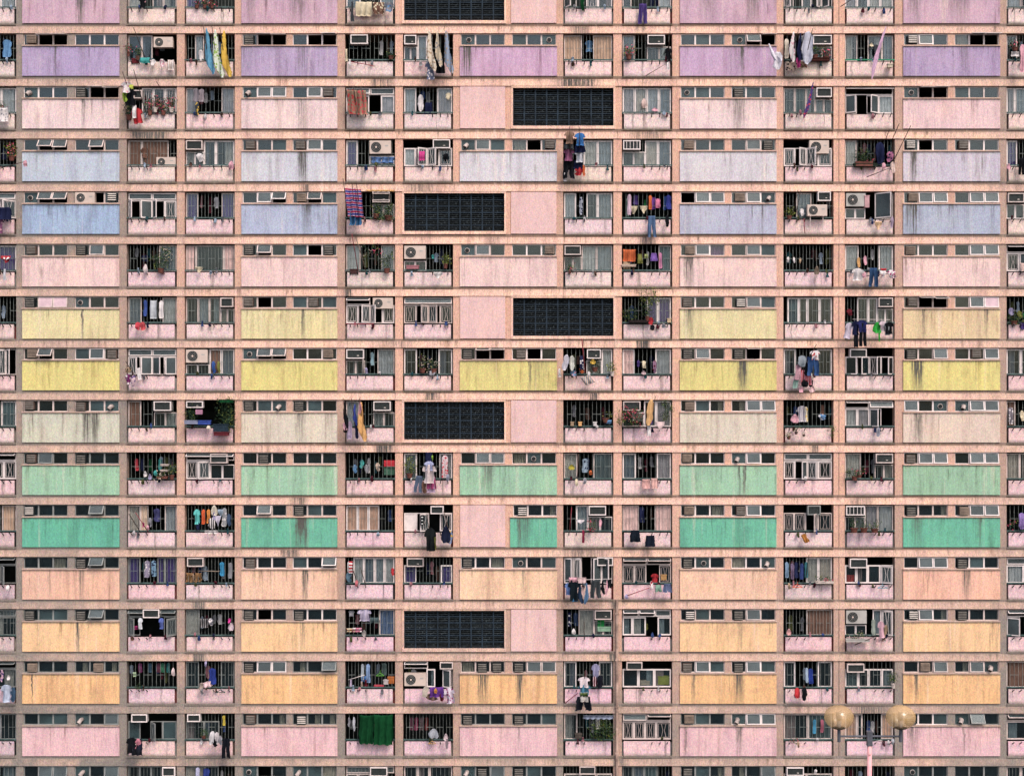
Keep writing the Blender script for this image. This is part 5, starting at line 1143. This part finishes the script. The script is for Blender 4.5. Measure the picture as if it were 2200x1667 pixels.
G('I9', 'bag', 1221, 998, 14, 11, (190, 176, 50), 'yellow basin hanging', .1); G('I9', 'long', 1250, 985, 14, 30, (150, 170, 190), 'pale blue shirts inside', -.1, 'spots', 'navy'); G('I9', 'bag', 1265, 1010, 8, 10, 'orange', 'orange bag inside', .0); pole('I9', 1240, 1030, .3, 1243, 975, .4, 'dark broom handle'); G('I9', 'point', 1235, 1028, 7, 16, 'cream', 'cream brush head', .4); G('I9', 'rag', 1252, 1026, 9, 14, 'grey', 'grey glove on rail', .4)
G('J9', 'towel', 1379, 1029, 18, 20, (236, 176, 170), 'left pink towel on parapet', .35); G('J9', 'towel', 1399, 1027, 14, 22, (240, 184, 176), 'right pink towel on parapet', .4)
plant('M9', 1816, 1008, 40, 24, 'row of leafy pots at left', o=.3, n=160); plant('M9', 1838, 1010, 16, 16, 'red flowers in pot', flower='flower', o=.35)
# ---- row 10
pole('C10', 301, 1142, .1, 277, 1104, 1.0, 'left slim dark pole'); pole('C10', 318, 1142, .1, 291, 1101, 1.1, 'right slim red pole', 'redpole'); G('C10', 'long', 330, 1092, 15, 28, (70, 70, 120), 'dark blue shirt in window', -.1); G('C10', 'rag', 319, 1112, 8, 20, 'grey', 'grey cloth by window', .0); G('C10', 'rag', 305, 1122, 6, 10, 'magenta', 'magenta peg bag', .2); G('C10', 'rag', 314, 1128, 7, 10, 'pink', 'pink cloth at rail', .3)
for a in ((416, 1094, 15, 32, (90, 205, 200), 'teal t-shirt', 'shirt'), (433, 1094, 8, 32, (225, 90, 30), 'orange top', 'long'), (444, 1094, 8, 30, (230, 140, 50), 'light orange top', 'long'), (453, 1085, 15, 22, (232, 220, 200), 'cream hat on top', 'bag'), (447, 1112, 16, 24, 'black', 'black striped top', 'point'), (462, 1108, 12, 22, (200, 190, 210), 'lilac camisole', 'undies'),
          (468, 1094, 12, 18, (150, 170, 190), 'pale blue pouch', 'undies'), (476, 1091, 12, 40, (160, 160, 165), 'grey patterned shirt', 'long'), (420, 1122, 10, 16, 'navy', 'navy shorts', 'rag'), (456, 1100, 8, 16, 'lilac', 'lilac scarf', 'rag'), (486, 1104, 12, 26, (60, 80, 110), 'dim blue shirt', 'rag')):
    G('D10', a[6], a[0], a[1], a[2], a[3], a[4], a[5] + ' in hanging row', .12, 'vert' if 'striped' in a[5] else ('spots' if 'patterned' in a[5] else None), 'white' if 'striped' in a[5] or 'patterned' in a[5] else None)
G('D10', 'towel', 440, 1139, 28, 7, 'white', 'flat white cloth on parapet', .3); G('D10', 'undies', 440, 1139, 28, 7, 'white', 'pair of white pegs', .45) if False else None
G('G10', 'shirt', 911, 1134, 27, 50, (30, 34, 36), 'long black jacket', .8); G('G10', 'rag', 930, 1150, 8, 30, 'olive', 'olive cloth behind jacket', .7); G('G10', 'bag', 947, 1130, 22, 36, (30, 36, 62), 'dark navy jacket bundle', .8); G('G10', 'rag', 962, 1140, 12, 28, (130, 150, 190), 'blue and yellow cloth', .6, 'spots', 'yellow')
pole('G10', 922, 1138, .7, 917, 1104, .2, 'thin pole to black jacket'); pole('G10', 962, 1132, .9, 953, 1098, .2, 'thin pole to navy bundle'); crate('G10', 903, 1106, 8, 22, (16, 18, 20), 'black sign sheet with white marks', 'sign', .42, 'sign_sheet', .02, False)
for k_ in range(3): crate('G10', 905, 1109 + 7 * k_, 4, 3, (225, 225, 225), ('upper', 'middle', 'lower')[k_] + ' white character on black sheet', 'sign', .45, 'character', .01, False)
G('I10', 'undies', 1238, 1116, 18, 9, (230, 220, 225), 'white basin behind rail', .2); plant('I10', 1260, 1115, 18, 28, 'purple flowering plant on rail', flower='flower', o=.4, nopot=True, n=160); G('I10', 'long', 1250, 1138, 6, 28, (140, 30, 66), 'dark red ribbon', .5); G('I10', 'rag', 1286, 1116, 8, 16, 'pink', 'pink doll like cloth', .2); pole('I10', 1224, 1140, .2, 1228, 1090, .8, 'dark red pole at left', 'redpole')
G('J10', 'skirt', 1353, 1139, 23, 25, (24, 32, 44), 'left black skirt', .5); G('J10', 'skirt', 1386, 1150, 22, 24, (26, 34, 50), 'right black skirt', .5); G('J10', 'long', 1373, 1088, 12, 34, 'navy', 'navy shirt in window', -.1)
G('L10', 'long', 1720, 1147, 12, 20, (190, 120, 40), 'orange brown sleeve on parapet', .4, rot=-24); 
for i, x in enumerate((1824, 1845, 1868)): plant('M10', x, 1114 + (i == 2) * 8, 22, 30 - (i == 2) * 8, ('first', 'middle', 'third')[i] + ' of three red pots on rail', o=.4, potw=16, n=110)
G('O10', 'long', 2188, 1102, 16, 34, (150, 120, 190), 'purple shirt hanging', .2); plant('O10', 2172, 1108, 12, 22, 'pink flower cluster', flower='flower', nopot=True, n=70)
# ---- row 11
G('C11', 'long', 309, 1204, 14, 36, (150, 140, 165), 'grey patterned shirt in window', -.05, 'spots', 'white'); G('C11', 'long', 325, 1204, 12, 34, (120, 160, 190), 'pale blue shirt in window', -.05, 'spots', 'navy'); G('A11', 'rag', 12, 1257, 9, 12, 'white', 'small white toy hanging', .4)
G('D11', 'long', 472, 1207, 11, 30, (40, 150, 200), 'bright blue blouse', -.05); pole('D11', 425, 1226, -.1, 470, 1227, -.1, 'orange horizontal pole', 'actan'); pole('D11', 415, 1250, .1, 415, 1232, .1, 'upright orange stick', 'actan'); G('D11', 'sheet', 400, 1230, 34, 20, (150, 110, 70), 'brown rattan clutter', -.1, 'spots', 'black'); G('D11', 'long', 490, 1208, 10, 34, 'grey', 'grey lace curtain piece', -.2)
G('F11', 'long', 746, 1206, 10, 24, 'white', 'white towel at left', .3); G('F11', 'sheet', 749, 1205, 9, 26, 'red', 'red and white striped towel', .4, 'stripe', 'white'); G('F11', 'rag', 742, 1230, 14, 20, (90, 120, 140), 'blue grey bag cloth', .3); pole('F11', 768, 1252, .1, 757, 1220, .6, 'left brown pole'); pole('F11', 785, 1254, .1, 774, 1218, .8, 'right brown pole'); G('F11', 'rag', 762, 1246, 8, 14, (210, 110, 120), 'small red gloves', .3); G('F11', 'rag', 839, 1220, 9, 16, 'red', 'red ornament at right', .2)
for a in ((1213, 1252, 16, 26, (90, 120, 180), 'blue shirt', 'shirt'), (1220, 1244, 26, 46, (22, 34, 42), 'long black coat', 'shirt'), (1228, 1276, 14, 16, (50, 120, 170), 'blue hem', 'skirt'), (1240, 1250, 14, 46, (40, 60, 90), 'dark jeans', 'long'), (1253, 1252, 13, 46, (90, 130, 170), 'light jeans', 'long'), (1268, 1246, 24, 38, (66, 72, 76), 'dark grey trousers', 'trousers'), (1290, 1245, 11, 32, 'black', 'black leggings', 'long'), (1300, 1245, 7, 32, 'pink', 'pink lining', 'long'), (1305, 1245, 9, 18, 'black', 'black shorts', 'shorts'),
          (1222, 1240, 18, 10, 'pink', 'pink collar', 'towel'), (1240, 1240, 20, 12, (214, 180, 180), 'pale pink collar', 'towel')):
    G('I11', a[6], a[0], a[1], a[2], a[3], a[4], a[5] + ' in crowded row', .9 if a[1] < 1250 else .8)
pole('I11', 1212, 1246, .5, 1314, 1243, 1.0, 'pale horizontal pole with washing', 'fr_white', .014)
G('J11', 'shirt', 1398, 1232, 18, 20, 'red', 'red coat in window', -.1); pole('J11', 1348, 1279, .3, 1396, 1262, .6, 'red mop handle across parapet', 'redpole'); G('J11', 'bag', 1342, 1276, 8, 10, 'lilac', 'lilac mop head', .3); G('J11', 'shorts', 1407, 1256, 15, 15, (130, 170, 150), 'pale green shorts', .5); G('J11', 'shorts', 1424, 1254, 20, 18, (100, 112, 150), 'denim shorts', .6); crate('J11', 1420, 1234, 12, 12, (200, 150, 90), 'tan box in window', 'box', -.1); G('J11', 'rag', 1396, 1248, 8, 16, 'white', 'white red cloth on hook', .4, 'spots', 'red')
for i, x in enumerate((1686, 1698, 1706, 1718, 1728)): G('L11', 'long', x, 1207 + i % 2 * 3, 9, 34, ((130, 160, 190), (120, 100, 130), (40, 50, 90), (50, 70, 130), (50, 110, 120))[i], ('pale blue', 'mauve', 'navy', 'blue', 'teal')[i] + ' shirt in shaded row', -.05)
hanger('L11', 1702, 1256, 22, (240, 90, 40), 'orange plastic hanger on parapet'); pole('L11', 1730, 1250, .1, 1738, 1192, 1.3, 'dark laundry pole raised'); plant('L11', 1752, 1240, 20, 13, 'basket with greenery on rail', trough=True, pot='potw', o=.25, n=60); plant('L11', 1773, 1242, 17, 11, 'basket with red flowers on rail', trough=True, pot='potw', flower='flower', o=.25, n=60); G('L11', 'rag', 1692, 1252, 7, 14, 'tan', 'tan gloves on hook', .3)
plant('M11', 1842, 1250, 10, 10, 'tiny dry plant on hook', n=40); hanger('M11', 1885, 1258, 22, (90, 170, 190), 'teal hangers on parapet')
# ---- row 12
G('C12', 'shirt', 296, 1327, 11, 24, (225, 228, 235), 'white school shirt', .05); G('C12', 'shirt', 341, 1327, 12, 24, (90, 110, 190), 'blue school shirt', .05); G('C12', 'sheet', 282, 1344, 14, 8, 'magenta', 'magenta cloth at lower left', .0); G('C12', 'bag', 280, 1366, 8, 10, 'brown', 'brown gourd on hook', .4)
G('D12', 'sheet', 430, 1328, 16, 20, (150, 146, 148), 'grey folded trousers on airer', .1, 'vert', 'black'); G('D12', 'rag', 447, 1328, 12, 16, 'grey', 'grey socks on airer', .1, 'spots', 'white'); G('D12', 'rag', 489, 1328, 8, 10, (220, 40, 150), 'hot pink cap', .1); G('D12', 'bag', 490, 1338, 13, 16, (214, 190, 200), 'pale bag by wall', .1)
G('F12', 'shirt', 767, 1308, 32, 26, (214, 200, 216), 'white striped shirt', -.02, 'vert', 'lilac'); G('F12', 'shirt', 748, 1311, 14, 12, 'grey', 'grey top behind bars', -.1); G('F12', 'sheet', 745, 1349, 18, 8, 'cream', 'floral quilt on rail', .2, 'spots', 'orange'); G('F12', 'sheet', 758, 1348, 20, 9, (226, 130, 160), 'pink quilt on rail', .25, 'spots', 'white'); G('F12', 'bag', 778, 1353, 9, 14, (170, 160, 155), 'grey bag at rail', .35); G('F12', 'sheet', 794, 1326, 22, 12, (80, 100, 105), 'grey towel behind bars', -.2)
G('I12', 'long', 1220, 1315, 8, 30, 'navy', 'navy shirt at left', -.1, 'spots', 'white'); G('I12', 'long', 1232, 1316, 10, 28, (44, 60, 90), 'dark blue shirt at left', -.1); crate('I12', 1284, 1332, 14, 16, (30, 150, 70), 'bright green crate in window', 'crate', -.15, 'crate'); crate('I12', 1284, 1346, 28, 10, (150, 190, 160), 'pale storage boxes in window', 'box', -.1); G('I12', 'bag', 1228, 1350, 9, 12, 'white', 'white helmet on rail', .2)
pole('I12', 1255, 1370, .2, 1255, 1335, .5, 'dark upright bracket pole'); G('L12', 'bag', 1690, 1350, 10, 14, (236, 170, 170), 'pink bag on rail', .3); G('J12', 'point', 1383, 1338, 10, 16, 'olive', 'olive lampshade inside', -.5)
G('M12', 'shirt', 1884, 1334, 16, 36, (235, 180, 195), 'pink shirt on rail', .6, rot=-6); G('M12', 'towel', 1882, 1368, 11, 14, (238, 190, 195), 'pink small towel', .5); G('M12', 'rag', 1893, 1366, 10, 12, 'brown', 'brown patterned cloth', .5, 'spots', 'white'); G('M12', 'long', 1872, 1330, 10, 34, (170, 180, 168), 'pale green towel', .05); G('M12', 'rag', 1898, 1342, 10, 24, 'tan', 'tan cloth by casement', .1)
pole('M12', 1836, 1385, .3, 1878, 1368, .6, 'brown stick before pink parapet'); plant('M12', 1817, 1362, 50, 16, 'long rack of seedlings', trough=True, pot='acgrey', flower='flowerw', o=.35, n=150)
# ---- row 13
G('A13', 'shirt', 1, 1470, 25, 38, (190, 200, 225), 'pale blue shirt on pole', .8); G('A13', 'rag', 22, 1476, 13, 32, (60, 90, 120), 'dark blue shirt on pole', .7); G('A13', 'rag', 0, 1438, 8, 26, (215, 170, 190), 'pink patterned cloth', .2, 'spots', 'purple'); G('A13', 'bag', 14, 1450, 8, 10, 'white', 'white cap inside', .1)
for i, x in enumerate((297, 318, 336, 345, 357)): G('C13', 'long', x, 1424, 9, 20, ((130, 60, 110), (60, 90, 110), (110, 60, 80), (60, 120, 90), (40, 110, 110))[i], ('plum', 'slate', 'wine', 'green', 'teal')[i] + ' clothes in dark bay', -.25)
G('C13', 'bag', 368, 1434, 8, 17, (225, 200, 200), 'pale lantern at right', .0); plant('C13', 290, 1466, 14, 12, 'trailing herb on rail', o=.3, nopot=True, n=70); G('C13', 'towel', 286, 1443, 7, 10, (180, 205, 165), 'pale green card', -.05)
G('D13', 'long', 449, 1435, 16, 34, (36, 60, 150), 'deep blue shirt', -.05); G('D13', 'rag', 425, 1466, 16, 16, (176, 156, 146), 'beige scarf on rail', .4); G('D13', 'long', 434, 1464, 20, 12, (240, 200, 205), 'pale pink scarf on rail', .45, rot=-15); G('D13', 'rag', 430, 1478, 7, 14, 'grey', 'grey sock on parapet', .4); G('D13', 'rag', 439, 1420, 6, 12, 'lilac', 'lilac bird ornament', .1); hanger('D13', 464, 1482, 20, (60, 90, 90), 'dark wire hangers on parapet')
for a in ((775, 1426, 8, 34, (170, 180, 190), 'pale grey shirt', 'long'), (786, 1426, 10, 40, (130, 160, 205), 'light blue shirt', 'long'), (808, 1426, 9, 26, (70, 80, 90), 'slate shirt', 'long'), (820, 1424, 12, 26, (70, 86, 84), 'dim green shirt', 'long'), (776, 1452, 14, 12, (60, 120, 190), 'blue shorts on airer', 'shorts'), (750, 1460, 8, 18, (190, 170, 200), 'lilac socks', 'sock'), (774, 1462, 6, 12, 'beige', 'beige sock', 'sock'), (782, 1460, 8, 14, 'maroon', 'maroon sock', 'sock')):
    G('F13', a[6], a[0], a[1], a[2], a[3], a[4], a[5] + ' behind bars', -.05)
hanger('F13', 808, 1446, 17, (110, 190, 70), 'lime green hanger inside', .05); crate('F13', 833, 1454, 14, 14, (200, 110, 40), 'orange crate at right', 'crate', -.1, 'crate'); crate('F13', 824, 1460, 10, 10, (205, 190, 190), 'white carton at right', 'carton', -.05, 'carton'); crate('F13', 804, 1472, 20, 5, (200, 60, 80), 'red packet on floor', 'packet', .0, 'packet'); pole('F13', 748, 1460, .1, 784, 1449, .1, 'pale airer bar', 'fr_white', .015)
G('G13', 'towel', 923, 1475, 31, 22, (110, 50, 150), 'purple towel with orange emblem', .7); G('G13', 'bag', 932, 1478, 8, 11, (230, 150, 50), 'round orange emblem on purple towel', .78); G('G13', 'shirt', 951, 1477, 25, 34, (232, 215, 232), 'white blouse with purple flowers', .7, 'spots', 'magenta', rot=-10); G('G13', 'point', 910, 1474, 14, 24, (205, 190, 175), 'cream blouse', .6, rot=15); G('G13', 'rag', 912, 1490, 30, 14, (130, 100, 90), 'brown skirt beneath', .55); G('G13', 'point', 944, 1486, 10, 20, 'maroon', 'maroon scarf beneath', .6)
G('I13', 'shirt', 1241, 1454, 27, 22, (244, 224, 230), 'white t-shirt with red collar', .95); G('I13', 'shirt', 1241, 1470, 29, 22, (80, 150, 180), 'turquoise t-shirt', .85); G('I13', 'sheet', 1246, 1487, 18, 20, (205, 195, 190), 'beige bag with green top', .9); G('I13', 'sheet', 1246, 1488, 17, 8, (80, 100, 50), 'olive panel of bag', .95); G('I13', 'trousers', 1236, 1496, 35, 30, (28, 32, 42), 'wide black trousers', .8)
pole('I13', 1214, 1510, .3, 1242, 1488, .6, 'dark red stick to t-shirt', 'redpole'); pole('I13', 1256, 1475, .1, 1256, 1442, 1.5, 'laundry pole with t-shirts'); G('I13', 'shirt', 1270, 1426, 20, 34, (120, 125, 155), 'grey blue striped shirt inside', .0, 'vert', 'lilac'); G('I13', 'point', 1273, 1452, 10, 22, (225, 190, 200), 'pink striped top', .3, 'vert', 'maroon'); G('I13', 'point', 1282, 1450, 14, 28, (30, 32, 44), 'black blouse', .35)
crate('J13', 1414, 1452, 26, 18, (180, 190, 60), 'yellow green basket behind glass', 'basket', -.28, 'basket'); crate('J13', 1376, 1462, 20, 9, (200, 190, 170), 'cream boxes behind glass', 'box', -.28)
G('L13', 'point', 1706, 1477, 13, 23, (214, 40, 50), 'bright red cloth on hook', .5); G('L13', 'undies', 1705, 1492, 8, 10, 'white', 'white tip beneath red cloth', .48); G('L13', 'point', 1722, 1476, 12, 29, 'black', 'black cloth on hook', .5); G('L13', 'long', 1730, 1434, 7, 32, (170, 190, 215), 'pale blue sleeve', -.05); G('L13', 'long', 1735, 1436, 13, 32, (34, 60, 150), 'royal blue shirt', -.1)
plant('M13', 1912, 1448, 14, 30, 'aloe in pale pot at right', pot='potw', o=.3)
# ---- row 14
for a in ((270, 1584, 26, 34, 'black', 'large black shirt', 'shirt'), (290, 1586, 14, 26, (220, 130, 150), 'pink striped cloth', 'rag'), (294, 1586, 14, 34, (36, 40, 60), 'navy trousers', 'long'), (282, 1600, 24, 22, (34, 36, 46), 'dark skirt', 'skirt')): G('C14', a[6], a[0], a[1], a[2], a[3], a[4], a[5] + ' on rail', .8)
G('D14', 'point', 452, 1570, 12, 30, (226, 220, 225), 'white shirt at left', .8, rot=12); G('D14', 'point', 461, 1572, 10, 26, (205, 195, 200), 'pale towel', .75); G('D14', 'rag', 455, 1588, 12, 16, 'black', 'black top', .7); G('D14', 'trousers', 476, 1586, 19, 42, (22, 26, 36), 'long black trousers', .6); G('D14', 'long', 478, 1536, 7, 22, (216, 190, 50), 'yellow towel inside', -.05); G('D14', 'rag', 468, 1580, 10, 20, 'grey', 'grey cloth', .7); plant('D14', 430, 1570, 16, 16, 'small red pot plant', o=.2)
G('F14', 'sheet', 773, 1535, 32, 62, 'dgreen', 'left dark green sheet', .4, None, None, -3); G('F14', 'sheet', 803, 1534, 42, 66, (12, 78, 42), 'right dark green sheet', .45); G('F14', 'rag', 757, 1540, 7, 30, (190, 190, 200), 'pale grey shirt', -.05); G('F14', 'rag', 747, 1540, 6, 20, 'grey', 'grey sock', -.05)
G('G14', 'bag', 920, 1565, 23, 20, (170, 174, 184), 'grey gathered bag', .5); hanger('G14', 920, 1592, 17, (236, 180, 110), 'yellow wooden hanger'); G('G14', 'bag', 953, 1575, 10, 16, (225, 200, 205), 'white hat on hook', .5); G('G14', 'point', 957, 1586, 6, 22, (150, 130, 140), 'mauve strap', .5)
for i, x in enumerate((880, 890, 902, 912)): G('G14', 'long', x, 1540, 9, 28, ((100, 60, 76), (140, 60, 90), (96, 80, 84), (110, 50, 50))[i], ('plum', 'rose', 'taupe', 'wine')[i] + ' dim clothes', -.3)
plant('I14', 1262, 1546, 58, 42, 'large leafy bush filling bay', leaf='leaf', o=.3, n=900, nopot=True); G('I14', 'sheet', 1253, 1536, 66, 8, (140, 150, 175), 'pale blue awning strip', .4); crate('I14', 1236, 1576, 14, 10, (90, 80, 74), 'dark pot with clutter')
G('L14', 'long', 1746, 1545, 8, 30, (60, 150, 190), 'light blue shirt', -.05); G('L14', 'long', 1762, 1545, 8, 28, (170, 90, 110), 'rose shirt', -.1); plant('L14', 1692, 1588, 22, 8, 'dry flowers on parapet', flower='flower', nopot=True, o=.35, n=50); G('L14', 'rag', 1712, 1592, 6, 14, 'tan', 'tan feather duster', .4)
G('M14', 'rag', 1914, 1586, 8, 14, (170, 170, 180), 'grey cloth at right', .4); pole('M14', 1878, 1592, .3, 1896, 1589, .5, 'white horizontal stick', 'fr_white', .015)
G('D15', 'long', 420, 1648, 10, 30, (190, 190, 225), 'lilac shirt', .0); G('D15', 'long', 436, 1650, 16, 30, (40, 60, 140), 'blue shirt', -.1); G('L15', 'rag', 1748, 1652, 8, 10, 'white', 'white scrap', .0)

# dim clothes seen through the bars of the open bays, and small odds and ends on the rails
DIMC = [('navy', (30, 36, 66)), ('grey', (120, 120, 128)), ('brown', (86, 62, 54)), ('white', (206, 200, 202)), ('teal', (36, 84, 92)), ('wine', (84, 30, 44)), ('blue', (50, 74, 130)), ('olive', (84, 88, 52)), ('pale blue', (150, 168, 190)), ('rose', (170, 110, 120))]
rq = random.Random(77)
for r in range(16):
    for c in BALC:
        if (c == 'G' and r in BLOCKROWS_L) or (c == 'I' and r in BLOCKROWS_R): continue
        x0, x1 = BALC[c]; y0 = YT[r]
        toks = [t for t in CELLS[r][c].split('|')[0].split() if t[0] != 'T' and len(t) > 2]
        tot = sum(float(t[1:]) for t in toks); x = x0 + 2; sc = (x1 - x0 - 4) / tot
        if (c, r) not in (('J', 4), ('D', 10), ('F', 13), ('D', 8), ('G', 14)):
            for t in toks:
                w = float(t[1:]) * sc
                if t[0] == 'd' and w >= 28:
                    px = x + rq.uniform(3, 9)
                    while px < x + w - 9:
                        nm, rgb = rq.choice(DIMC); ww = rq.uniform(6, 12)
                        lab = f'dim {nm} garment far inside, {COLN[c]}, {ROWN[r]}'
                        if lab not in LABELS and rq.random() < .62: G(c + str(r), rq.choice(('long', 'point', 'shirt', 'long')), px, y0 + rq.uniform(8, 20), ww, rq.uniform(18, 34), rgb, f'dim {nm} garment far inside', -.55)
                        px += ww * rq.uniform(.9, 1.7)
                x += w
        for k in range(rq.choice((1, 2, 2, 3))):
            nm, rgb = rq.choice(DIMC); px = rq.uniform(x0 + 8, x1 - 14); kd = rq.choice(('rag', 'bag', 'sock', 'rag'))
            word = {'rag': 'scrap of cloth', 'bag': 'little bag', 'sock': 'sock'}[kd]
            lab = f'small {nm} {word} by rail, {COLN[c]}, {ROWN[r]}'
            if lab not in LABELS: G(c + str(r), kd, px, y0 + rq.uniform(50, 60), rq.uniform(5, 8), rq.uniform(7, 13), rgb, f'small {nm} {word} by rail', .16)
